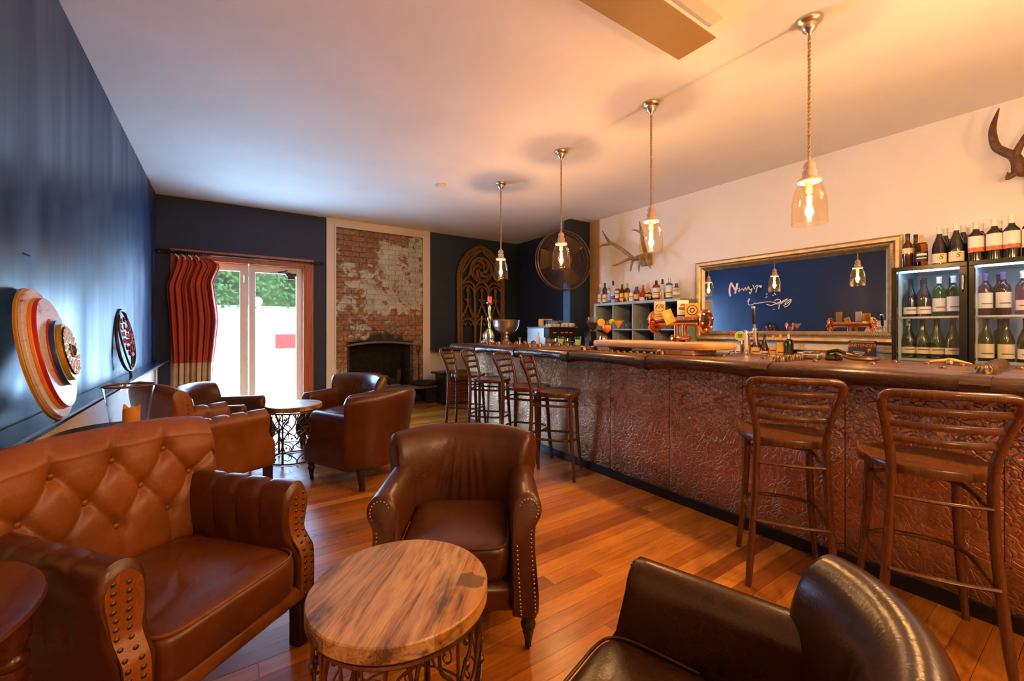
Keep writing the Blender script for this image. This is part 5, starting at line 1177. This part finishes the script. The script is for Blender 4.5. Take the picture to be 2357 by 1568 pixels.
# ------------------------------------------------------------------ antlers
def antler_set(name, label, loc, mats, beams, skull=None):
    t = thing(name, label, 'antlers', loc)
    for nm, pts, rs in beams:
        P_ = catmull([(p[0] - loc[0], p[1] - loc[1], p[2] - loc[2]) for p in pts], 5); n = len(P_); R = []
        for i in range(n):
            u = i / (n - 1) * (len(rs) - 1); j = min(int(u), len(rs) - 2); R.append(rs[j] + (rs[j + 1] - rs[j]) * (u - j))
        MB().tube(P_, R, 9).build(nm, mats, t, 60)
    return t
L0 = (4.93, 3.90, 2.33)
at = antler_set('deer_antlers', 'pair of pale deer antlers mounted on the cream wall above the spirit bottles', L0, 'antler', [
 ('beam', [(4.93, 3.99, 2.325), (4.90, 4.05, 2.33), (4.86, 4.19, 2.46), (4.84, 4.32, 2.55), (4.84, 4.44, 2.62), (4.86, 4.55, 2.74), (4.88, 4.63, 2.84)], (.030, .032, .028, .026, .022, .014, .005)),
 ('tine', [(4.85, 4.40, 2.60), (4.80, 4.47, 2.585), (4.80, 4.56, 2.59), (4.84, 4.66, 2.575)], (.020, .018, .012, .004)),
 ('tine', [(4.89, 4.05, 2.33), (4.80, 4.10, 2.30), (4.76, 4.22, 2.25), (4.78, 4.34, 2.25)], (.022, .020, .014, .004)),
 ('tine', [(4.90, 4.03, 2.32), (4.82, 4.00, 2.25), (4.80, 4.00, 2.18), (4.82, 4.03, 2.13)], (.022, .018, .014, .004)),
 ('beam', [(4.93, 3.84, 2.33), (4.84, 3.78, 2.36), (4.68, 3.70, 2.47), (4.54, 3.62, 2.60), (4.46, 3.58, 2.70)], (.030, .030, .027, .020, .006)),
 ('tine', [(4.56, 3.63, 2.58), (4.52, 3.70, 2.62), (4.52, 3.76, 2.63)], (.018, .012, .004)),
 ('tine', [(4.86, 3.80, 2.35), (4.78, 3.82, 2.26), (4.76, 3.83, 2.17), (4.80, 3.86, 2.10)], (.024, .020, .014, .004)),
 ('tine', [(4.84, 3.77, 2.36), (4.74, 3.70, 2.30), (4.72, 3.66, 2.20), (4.76, 3.63, 2.12)], (.022, .018, .013, .004))])
MB().ball((0, 0, 0), .07, 12, 8, (.8, 1.2, .7)).lathe([(.034, 0), (.040, .012), (.034, .024)], 12, M=TR(0, .075, .0) @ RX(-pi / 2)).lathe([(.034, 0), (.040, .012), (.034, .024)], 12, M=TR(0, -.055, .0) @ RX(pi / 2)).box(.05, .11, -.09, .09, -.12, .06, .015).build('skull_plate', 'antler', at, 50)
L1 = (4.95, .36, 2.44)
a2 = antler_set('stag_antlers', 'dark brown antlers on the cream wall cut off by the right frame edge', L1, 'antler_dark', [
 ('beam', [(4.95, .36, 2.46), (4.85, .445, 2.465), (4.84, .455, 2.53), (4.85, .475, 2.59), (4.85, .52, 2.635), (4.85, .562, 2.69), (4.85, .58, 2.79), (4.85, .574, 2.87), (4.85, .547, 2.975)], (.030, .036, .036, .033, .029, .027, .024, .018, .004)),
 ('tine', [(4.84, .470, 2.58), (4.84, .45, 2.64), (4.84, .425, 2.70), (4.85, .40, 2.78)], (.026, .022, .018, .005)),
 ('tine', [(4.86, .44, 2.475), (4.84, .470, 2.455), (4.84, .50, 2.435), (4.84, .515, 2.432)], (.028, .024, .019, .013)),
 ('tine', [(4.84, .500, 2.437), (4.83, .503, 2.45), (4.83, .502, 2.475)], (.010, .007, .003)),
 ('beam', [(4.95, .30, 2.46), (4.86, .22, 2.49), (4.85, .16, 2.60), (4.85, .08, 2.70), (4.86, .07, 2.9)], (.030, .034, .03, .024, .006))])
MB().ball((0, -.03, .01), .075, 12, 8, (.8, 1.2, .8)).box(.03, .09, -.1, .06, -.14, .08, .015).build('skull_plate', 'antler_dark', a2, 50)

# ------------------------------------------------------------------ gothic tracery panel
gp = thing('tracery_panel', 'tall carved wooden gothic window tracery leaning on the navy wall', 'carving', (4.155, 7.10, .936), rot=(math.radians(-1.2), 0, 0))
HW, SPR, PK = .535, 1.34, 2.02
def garch(hw, z0, zs, zp, n=10):
    pts = [(-hw, z0), (-hw, zs)]; h = zp - zs; R = (hw * hw + h * h) / (2 * hw); a1 = math.atan2(h, R - hw)
    L = [(-hw + R - R * math.cos(a1 * i / n), zs + R * math.sin(a1 * i / n)) for i in range(1, n + 1)]
    return pts + L + [(-x, z) for x, z in L[-2::-1]] + [(hw, zs), (hw, z0)]
def mould(pts2, r, y=0.0, flat=1.0, n=8): return MB().tube([(x, y, z) for x, z in pts2], r, n, flat=flat)
fm = mould(garch(HW - .036, 0, SPR, PK - .045), .042, 0, 1.0); q = mould(garch(HW - .088, 0, SPR, PK - .115), .026, -.014); fm.add(q.v, q.f); q = mould(garch(HW - .035, 0, SPR, PK - .045), .014, -.036); fm.add(q.v, q.f)
fm.build('arch_frame', 'carved_wood', gp, 50)
RC = (0.0, 1.52)
rz_ = MB(); 
for r, w_, y in ((.235, .030, -.006), (.20, .016, -.026), (.055, .018, -.01)): rz_.tube([(RC[0] + r * math.cos(2 * pi * k / 40), y, RC[1] + r * math.sin(2 * pi * k / 40)) for k in range(40)], w_, 7, closed=True)
for k in range(5):
    a0 = 2 * pi * k / 5 + .4
    rz_.tube([(RC[0] + (.06 + .15 * t_) * math.cos(a0 + 1.9 * t_), -.012, RC[1] + (.06 + .15 * t_) * math.sin(a0 + 1.9 * t_)) for t_ in [i / 10 for i in range(11)]], [.016 + .024 * math.sin(pi * i / 10) for i in range(11)], 7)
    rz_.ball((RC[0] + .125 * math.cos(a0 + 1.7), -.02, RC[1] + .125 * math.sin(a0 + 1.7)), .026, 8, 5, (1, .7, 1))
rz_.build('rosette', 'carved_wood', gp, 60)
for x in (-.155, .155): mould([(x, 0), (x, 1.17)], .032, -.004).tube([(x, -.028, 0), (x, -.028, 1.15)], .010, 6).build('mullion', 'carved_wood', gp, 60)
for c in (-.31, 0, .31):
    w_ = .150
    m = MB()
    for zs, zp, r in ((1.02, 1.20, .022), (.42, .56, .027)):
        P_ = garch(w_, zs - .01, zs, zp, 8); m.tube([(c + x, -.010, z) for x, z in P_], r, 7)
    m.tube([(c - w_, -.012, .56), (c - .06, -.012, .70), (c, -.012, .84), (c + .06, -.012, .70), (c + w_, -.012, .56)], .028, 7)
    for s in (-1, 1): m.tube(catmull([(c + s * w_, -.01, .56), (c + s * .10, -.01, .60), (c + s * .05, -.01, .53)], 4), .018, 6); m.tube(catmull([(c + s * w_, -.01, .40), (c + s * .10, -.01, .47), (c + s * .05, -.012, .44), (c + s * .03, -.01, .50)], 4), .018, 6)
    for k in range(4):
        for s in (-1, 1): m.ball((c + s * (.125 - .03 * k), -.018, .60 + .065 * k), .026, 7, 4)
    m.build('tracery', 'carved_wood', gp, 60)
    f = MB().lathe([(.014, .80), (.030, .83), (.018, .86), (.040, .89), (.055, .92), (.040, .95), (.020, .97), (.024, 1.02), (.030, 1.08), (.045, 1.12), (.02, 1.16), (.004, 1.20)], 10, c=(c, -.012, 0))
    for a in range(4): f.ball((c + .05 * math.cos(a * pi / 2), -.012 + .05 * math.sin(a * pi / 2) * .6, .925), .026, 7, 4)
    f.build('finial', 'carved_wood', gp, 60)
for s in (-1, 1):
    m = MB().tube(catmull([(s * .44, -.008, 1.22), (s * .36, -.01, 1.32), (s * .28, -.01, 1.40), (s * .235, -.01, 1.52)], 5), .030, 7).tube(catmull([(s * .155, -.008, 1.15), (s * .20, -.01, 1.24), (s * .30, -.01, 1.27), (s * .43, -.01, 1.22)], 5), .027, 7).tube(catmull([(s * .155, -.008, 1.15), (s * .10, -.01, 1.23), (s * .04, -.01, 1.27)], 5), .026, 7)
    m.tube(catmull([(s * .41, -.008, 1.44), (s * .30, -.01, 1.62), (s * .18, -.01, 1.76), (s * .03, -.01, 1.88)], 5), .026, 7); m.build('spandrel', 'carved_wood', gp, 60)
st_ = MB().tube([(0, 0, 0), (.06, .02, .62)], .012, 8).build('wooden_stick', 'paper_tan'); st_.location = (4.05, 7.01, .936); tag(st_, 'pale wooden stick leaning inside the gothic tracery panel', 'stick')

# ------------------------------------------------------------------ big fan, sensor
fn = thing('drum_fan', 'large round industrial fan with wire guard before the dark wall', 'fan', (4.34, 4.93, 2.36), math.radians(-14))
FR_ = .455
Mf = RX(pi / 2)
gd = MB()
for r, y in ((FR_, -.05), (FR_, .03)): gd.tube([(r * math.cos(2 * pi * k / 48), y, r * math.sin(2 * pi * k / 48)) for k in range(48)], .011, 7, closed=True)
gd.build('guard_rim', 'fan_metal', fn, 60)
wg = MB()
for k in range(132):
    a = 2 * pi * k / 132; c_, s_ = math.cos(a), math.sin(a); wg.tube([(.09 * c_, -.10, .09 * s_), (.30 * c_, -.088, .30 * s_), (FR_ * c_, -.05, FR_ * s_)], .0023, 4, caps=False)
for r in (.16, .24, .32, .39): wg.tube([(r * math.cos(2 * pi * k / 40), -.095 + .04 * (r / FR_) ** 4, r * math.sin(2 * pi * k / 40)) for k in range(40)], .0019, 4, closed=True)
wg.build('wire_guard', 'fan_metal', fn, 0)
for k in range(3):
    a = 2 * pi * k / 3 + 1.0
    bl = MB().grid(lambda u, v: (.08 + .31 * u, (-.045 + .09 * v) * (1 - .3 * u), (-.07 - .09 * u) + (.14 + .18 * u) * v - .02), 8, 8).build('blade', 'fan_metal', fn, 60); bl.rotation_euler = (0, a, 0)
MB().lathe([(.001, -.04), (.085, -.035), (.095, 0), (.095, .16), (.07, .2), (.001, .2)], 20, M=RX(-pi / 2)).build('motor', 'fan_metal', fn, 40)
MB().lathe([(.001, -.112), (.09, -.108), (.10, -.098), (.001, -.09)], 24, M=RX(-pi / 2)).build('guard_badge', 'fan_metal', fn, 40)
MB().box(-.02, .02, .1, .2, -.02, .02).tube([(0, .17, 0), (.28, .20, .04)], .022, 8).box(.25, .28, .12, .26, -.1, .18, .004).build('wall_bracket', 'iron_black', fn, 30)
cd = MB().tube([(0, 0, 0), (-.02, -.10, -.02)], .032, 14).tube([(-.02, -.10, -.02), (-.023, -.115, -.023)], .024, 14).box(-.012, .012, .0, .05, .02, .09, .004).build('security_camera', 'white_plastic', None, 40); cd.location = (4.70, 5.01, 2.62); tag(cd, 'small white wall camera peeking out beside the big fan', 'camera')

# ------------------------------------------------------------------ coffee corner
cn = thing('service_counter', 'dark service counter behind the bar carrying the coffee machine', 'counter', (4.13, 4.95, 0)); MB().box(-.42, .44, -.95, .95, .90, .94, .004).build('counter_top', 'black_matt', cn, 0); MB().box(-.38, .42, -.92, .92, 0, .90).build('counter_body', 'black_matt', cn, 0)
cm = thing('coffee_machine', 'two group espresso machine with steel side and black front, cups on top', 'coffee machine', (4.18, 4.95, .94))
MB().box(-.26, .27, -.10, .36, .05, .385, .012).build('machine_body', 'steel_brushed', cm, 30)
MB().box(-.27, .28, -.20, -.06, .235, .385, .012).build('front_panel', 'black_plastic', cm, 30); MB().box(-.27, .28, -.22, .36, .385, .397, .003).build('cup_tray', 'steel', cm, 30)
MB().box(-.26, .27, -.20, .1, .02, .06, .004).build('drip_tray', 'steel', cm, 30)
m = MB()
for gx in (-.11, .13):
    m.lathe([(.036, 0), (.036, .05), (.03, .06)], 14, c=(gx, -.14, .175)); m.tube([(gx, -.14, .19), (gx, -.24, .185), (gx, -.30, .175)], .011, 8)
m.tube([(-.24, -.19, .24), (-.245, -.22, .12), (-.24, -.23, .05)], .005, 6).tube([(.25, -.19, .24), (.255, -.22, .12), (.25, -.23, .05)], .005, 6)
m.build('group_head', 'chrome', cm, 40)
m = MB()
for gx in (-.20, -.05, .03, .12): 
    for k in range(3): m.box(gx + .022 * k, gx + .022 * k + .013, -.206, -.199, .30, .318)
m.build('button_row', 'ink_orange', cm, 0)
G = 'cups and glasses on the coffee machine'
k = 0
for x, y, gl in ((-.22, -.16, 1), (-.14, -.17, 1), (-.06, -.15, 1), (.02, -.16, 1), (-.19, -.06, 1), (-.10, -.06, 1), (.10, -.15, 0), (.18, -.16, 0), (.24, -.13, 0), (.14, -.06, 0)):
    k += 1
    if gl: o = MB().lathe([(.026, 0), (.034, .09), (.032, .09), (.024, .006), (.001, .006)], 14, caps=False).build('latte_glass', 'clear_glass', None, 40); MB().lathe([(.0262, .002), (.0285, .04), (.001, .04)], 14).build('foam', 'paper_cream', o, 40)
    else: o = MB().lathe([(.022, 0), (.036, .03), (.038, .055), (.035, .055), (.02, .008), (.001, .008)], 14).tube(catmull([(.036, 0, .042), (.055, 0, .038), (.05, 0, .018), (.033, 0, .018)], 3), .004, 5).build('coffee_cup', 'cap_white', None, 40)
    o.location = (4.18 + x, 4.95 + y, 1.337); tag(o, ('latte glass' if gl else 'white coffee cup') + ' on the espresso machine, number %s from its steel side' % ('one two three four five six seven eight nine ten'.split()[k - 1]), 'glass' if gl else 'cup', G)
wb_ = MB().box(-.10, .10, -.05, .05, .0, .03, .004).box(-.10, -.07, -.05, .05, .03, .11, .003).box(-.10, .10, -.05, .05, .105, .125, .003).build('wooden_stand', 'paper_gold', None, 30); wb_.location = (4.20, 5.20, 1.337); tag(wb_, 'small orange wooden stand behind the glasses on the coffee machine', 'stand')
gr = thing('coffee_grinder', 'black coffee grinder with clear hopper of beans beside the espresso machine', 'grinder', (4.46, 4.42, .94))
MB().box(-.09, .09, -.1, .12, 0, .05, .01).box(-.075, .075, -.02, .11, .05, .33, .02).tube([(0, -.02, .2), (0, -.09, .19), (0, -.12, .16)], .025, 10).build('grinder_body', 'black_plastic', gr, 40)
MB().lathe([(.03, .33), (.045, .36), (.088, .44), (.088, .53), (.085, .53), (.085, .442), (.03, .36)], 24, caps=False).build('hopper', 'clear_glass', gr, 40); MB().lathe([(.001, .345), (.04, .362), (.080, .44), (.080, .455), (.001, .47)], 20).build('beans', 'bentwood_dark', gr); MB().lathe([(.001, .53), (.092, .53), (.092, .54), (.001, .54)], 20).build('hopper_lid', 'clear_glass', gr, 40)
mj = MB().lathe([(.045, 0), (.046, .09), (.040, .12), (.042, .125), (.036, .12), (.04, .01), (.001, .008)], 18).build('milk_jug', 'steel', None, 40); mj.location = (3.72, 3.64, 1.06); mj.location = (3.47, 3.28, 1.102); tag(mj, 'steel cocktail tin standing on the bar left of the timber slab', 'jug')
for i, (x, y, hh, nm, mt_, lb) in enumerate(((3.40, 4.55, .13, 'small_bottle', 'clear_glass', 'small clear bottle on the bar between the bowl and the coffee machine'), (3.42, 4.38, .16, 'small_bottle', 'paper_tan', 'small dark topped bottle on the bar nearer the coffee machine'), (3.36, 4.72, .09, 'jigger', 'steel', 'small steel jigger on the bar beside the silver bowl'))):
    o = MB().lathe([(.022, 0), (.024, .004), (.024, hh * .5), (.010, hh * .68), (.009, hh * .95), (.012, hh), (.001, hh)] if nm != 'jigger' else [(.024, 0), (.010, hh * .45), (.022, hh), (.019, hh), (.001, hh * .5)], 14).build(nm, mt_, None, 40); o.location = (x, y, 1.102); tag(o, lb, 'bottle' if nm != 'jigger' else 'jigger')
for x, y, lb in ((3.46, 3.98, 'made-up tumbler nearest the bowl, imitating a yellow drip tray reflection'), (3.45, 3.66, 'second made-up tumbler imitating the yellow drip tray reflection before the coffee machine')):  # added tumblers imitate the yellow reflection of the drip tray
    o = MB().lathe([(.034, 0), (.040, .11), (.038, .11), (.032, .008), (.001, .008)], 16, caps=False).build('reflection_tumbler', 'clear_glass', None, 40); MB().lathe([(.001, .009), (.031, .009), (.0355, .075), (.001, .075)], 16).build('drink', 'lime', o); o.location = (x, y, 1.102); tag(o, lb, 'glass')
cst = thing('candlestick', 'ornate carved gold candlestick on the far end of the bar', 'candlestick', (3.06, 5.02, 1.102))
MB().lathe([(.012, .20), (.030, .215), (.018, .24), (.026, .26), (.014, .285), (.030, .32), (.036, .345), (.026, .38), (.014, .40), (.018, .44), (.026, .50), (.016, .53), (.034, .545), (.050, .560), (.050, .568), (.02, .570)], 16).build('stem', 'old_silver', cst, 50)
m = MB()
for k in range(3):
    a = 2 * pi * k / 3 + .5; m.tube(catmull([(.085 * math.cos(a), .085 * math.sin(a), .012), (.06 * math.cos(a), .06 * math.sin(a), .06), (.075 * math.cos(a), .075 * math.sin(a), .12), (.04 * math.cos(a), .04 * math.sin(a), .17), (.012 * math.cos(a), .012 * math.sin(a), .21)], 4), [.022, .018, .018, .022, .024, .026, .026, .024, .022, .020, .02, .02, .018, .016, .014, .012, .012], 8); m.ball((.09 * math.cos(a), .09 * math.sin(a), .02), .028, 8, 5)
m.lathe([(.05, .03), (.07, .06), (.065, .14), (.03, .20)], 12).lathe([(.11, .0), (.115, .008), (.10, .018), (.06, .03)], 20).build('foot', 'old_silver', cst, 50)
cd2 = MB().lathe([(.030, 0), (.030, .075), (.033, .082), (.024, .085), (.018, .07), (.001, .068)], 16).build('pillar_candle', 'candle_red', None, 50); cd2.location = (3.06, 5.02, 1.672); tag(cd2, 'red orange pillar candle on top of the gold candlestick', 'candle')
bw = thing('pedestal_bowl', 'large silver pedestal bowl beside the candlestick on the bar', 'bowl', (3.23, 4.86, 1.102))
MB().lathe([(.09, 0), (.09, .006), (.075, .018), (.045, .04), (.030, .07), (.038, .078), (.028, .09), (.024, .11), (.035, .122), (.09, .14), (.15, .19), (.178, .25), (.184, .315), (.19, .322), (.186, .326), (.178, .318), (.172, .25), (.14, .195), (.05, .148), (.001, .145)], 36).build('bowl_body', 'brass_antique', bw, 50)

# ------------------------------------------------------------------ pendants
def pendant(label, y, x=2.775):
    t = thing('pendant_lamp', label, 'pendant lamp', (x, y, 0), 0, 'glass bell pendants in a row above the bar'); zb = 1.902
    MB().lathe([(.066, ZC), (.066, ZC - .012), (.060, ZC - .022), (.042, ZC - .032), (.038, ZC - .050), (.030, ZC - .066), (.014, ZC - .078), (.008, ZC - .092), (.001, ZC - .094)], 24).build('canopy', 'brass_antique', t, 40)
    z1 = zb + .362
    m = MB()
    for s in (0, pi):
        P_ = [(.0042 * math.cos(s + k * .9), .0042 * math.sin(s + k * .9), z1 + (ZC - .092 - z1) * k / 110) for k in range(111)]; m.tube(P_, .0052, 5)
    m.build('cord', 'jute', t, 60)
    MB().lathe([(.007, zb + .385), (.008, zb + .365), (.020, zb + .358), (.031, zb + .342), (.030, zb + .325), (.024, zb + .312), (.036, zb + .306), (.036, zb + .296), (.034, zb + .276), (.040, zb + .268), (.056, zb + .258), (.060, zb + .248), (.056, zb + .240), (.001, zb + .240)], 24).build('wooden_cap', 'whitewash', t, 40)
    gp_ = [(.050, zb + .242), (.060, zb + .226), (.072, zb + .198), (.082, zb + .160), (.0875, zb + .115), (.0895, zb + .06), (.0895, zb)]
    MB().lathe(gp_ + [(.0875, zb + .001)] + [(r - .0022, z) for r, z in gp_[-2::-1]], 32, caps=False).build('glass_shade', 'shade_glass', t, 60)
    MB().lathe([(.018, zb + .240), (.018, zb + .185), (.014, zb + .180), (.001, zb + .18)], 16).build('socket', 'brass_antique', t, 40)
    b = MB().lathe([(.013, zb + .182), (.016, zb + .165), (.024, zb + .13), (.024, zb + .07), (.012, zb + .045), (.001, zb + .038)], 18, caps=False).build('bulb', 'shade_glass', t, 60)
    f = MB()
    for k in range(6):
        a = 2 * pi * k / 6; f.tube([(.010 * math.cos(a), .010 * math.sin(a), zb + .16), (.007 * math.cos(a + .4), .007 * math.sin(a + .4), zb + .06)], .0028, 5)
    f.build('filament', 'filament', b, 0)
    l = light('pendant_light', 'POINT', (0, 0, zb + .10), 35, WARM, shadow_soft_size=.022); l.parent = t
pendant('nearest glass bell pendant with the longest looking cord', 1.030); pendant('second pendant from the near end, in front of the deer antlers', 2.114)
pendant('third pendant from the near end, in front of the big fan', 3.185); pendant('farthest pendant, beside the gothic tracery panel', 4.292)
# ceiling panel and detector
ac = thing('ceiling_panel', 'long tan radiant heater panel hung just below the ceiling', 'heater', (1.0, 1.478, 3.0))
MB().box(-1.2, 1.372, -.1225, .1225, 0, .006, .001).build('panel_face', 'panel_tan', ac, 0); MB().box(-1.2, 1.375, -.124, .124, .008, .030, .002).build('panel_tray', 'white_plastic', ac, 0)
for x in (-.9, .10, .88):
    for y in (-.09, .09): MB().box(x - .02, x + .02, y - .012, y + .012, .028, ZC - 3.0).build('hanger', 'white_plastic', ac, 0)
sd = MB().lathe([(.001, -.045), (.022, -.042), (.030, -.030), (.050, -.026), (.052, -.008), (.045, 0), (.001, 0)], 20).build('smoke_detector', 'white_plastic', None, 40); sd.location = (2.184, 4.77, ZC); tag(sd, 'small white smoke detector on the ceiling', 'detector')

# ------------------------------------------------------------------ art on the ledge
ad_ = thing('wall_disc', 'large layered white and red art disc with a black pebble mosaic centre', 'artwork', (-.655, 2.725, 1.188))
ad_.rotation_euler = (0, math.radians(80), math.radians(2))
def wob(r, a, s, k): return r * (1 + k * math.sin(2 * a + s) + k * .6 * math.sin(3 * a + 2 * s))
def slab_disc(r, z0, z1, mat_side, mat_top, nm, s, k=.012, par=None, c=(0, 0)):
    n = 64; m = MB(); rings = [(1, z0), (1, z1 - .003), (.992, z1)]
    vs = [(c[0] + wob(r, 2 * pi * i / n, s, k) * q * math.cos(2 * pi * i / n), c[1] + wob(r, 2 * pi * i / n, s, k) * q * math.sin(2 * pi * i / n), z) for q, z in rings for i in range(n)]
    m.add(vs, [(j * n + i, j * n + (i + 1) % n, (j + 1) * n + (i + 1) % n, (j + 1) * n + i) for j in (0, 1) for i in range(n)] + [tuple(range(n))[::-1]]); m.add(vs[2 * n:], [tuple(range(n))], 1)
    return m.build(nm, [mat_side, mat_top], par or ad_, 25)
slab_disc(.297, -.012, 0, 'yellow_glaze', 'yellow_glaze', 'back_layer', .3); slab_disc(.290, .001, .014, 'marbled_white', 'marbled_white', 'outer_layer', .3)
slab_disc(.250, .015, .026, 'orange_glaze', 'orange_glaze', 'orange_layer', 1.2); slab_disc(.246, .026, .040, 'red_glaze', 'marbled_white', 'red_edged_layer', 1.2)
slab_disc(.152, .041, .046, 'red_glaze', 'red_glaze', 'thin_red_layer', 2.2); slab_disc(.147, .046, .062, 'blue_glaze', 'pale_blue_glaze', 'blue_layer', 2.2, c=(.006, 0)); slab_disc(.128, .063, .078, 'ochre_glaze', 'ochre_glaze', 'ochre_layer', .9, c=(.004, 0))
slab_disc(.112, .079, .084, 'black_glaze', 'black_glaze', 'black_layer', .2, .004)
for ring_r, n, sr in ((.098, 21, .0125), (.073, 17, .0115), (.052, 14, .0085)):
    for i in range(n):
        a = 2 * pi * i / n + ring_r * 40; o = MB().ball((0, 0, 0), sr, 8, 3, (1.15, .92, .35), half=True).build('pebble', 'marbled_white', ad_, 60); o.location = (ring_r * math.cos(a), ring_r * math.sin(a), .084); o.rotation_euler = (0, 0, a)
MB().lathe([(.032, .084), (.034, .088), (.030, .090), (.026, .088)], 24).build('bead_ring', 'paper_tan', ad_); MB().ball((0, 0, .086), .026, 16, 6, (1, 1, .55), half=True).build('centre_bead', 'slate_glaze', ad_, 60)
rd = thing('ring_sculpture', 'open black ring sculpture with red chips standing on the ledge', 'artwork', (-.655, 4.83, .897)); rd.rotation_euler = (0, math.radians(-7), math.radians(-6))
m = MB(); 
for (ry, rz2, cy, cz, x) in ((.205, .26, 0, .31, 0),):
    m.tube([(x, cy + ry * math.sin(a) * (1 - .12 * math.cos(a)), cz + rz2 * math.cos(a)) for a in [2 * pi * k / 56 for k in range(56)]], .012, 8, closed=True)
    m.tube(catmull([(.012, -.10, .52), (.014, -.165, .40), (.014, -.12, .22), (.012, -.02, .06)], 6), .008, 7); m.tube(catmull([(.012, .06, .545), (.014, .10, .38), (.014, .06, .20), (.012, .0, .06)], 6), .008, 7); m.tube([(0, 0, .055), (.0, 0, 0)], .012, 8)
m.build('ring_frame', 'slate_glaze', rd, 60)
r4 = random.Random(5)
for i, (y, z) in enumerate(((-.10, .475), (-.03, .485), (.05, .46), (-.12, .42), (-.05, .425), (.03, .405), (-.13, .36), (-.07, .365), (0, .35), (.06, .345), (.11, .34), (-.11, .305), (-.04, .30), (.03, .295), (.09, .29), (-.07, .25), (-.01, .24), (.05, .235), (.10, .24), (-.02, .195), (.04, .185))):
    o = MB().box(-.006, .006, -.021, .021, -.019, .019, .004).build('red_chip', 'red_glaze', rd, 20); o.location = (.02, y, z); o.rotation_euler = (r4.uniform(-.6, .6), 0, r4.uniform(-.5, .5))
hk = MB().tube(catmull([(0, -.03, .006), (.012, 0, 0), (.004, .035, .004)], 4), .003, 6).build('wall_hook', 'iron_black'); hk.location = (XL + .004, 2.78, 1.63); tag(hk, 'tiny dark picture hook high on the blue wall above the ledge', 'hook')
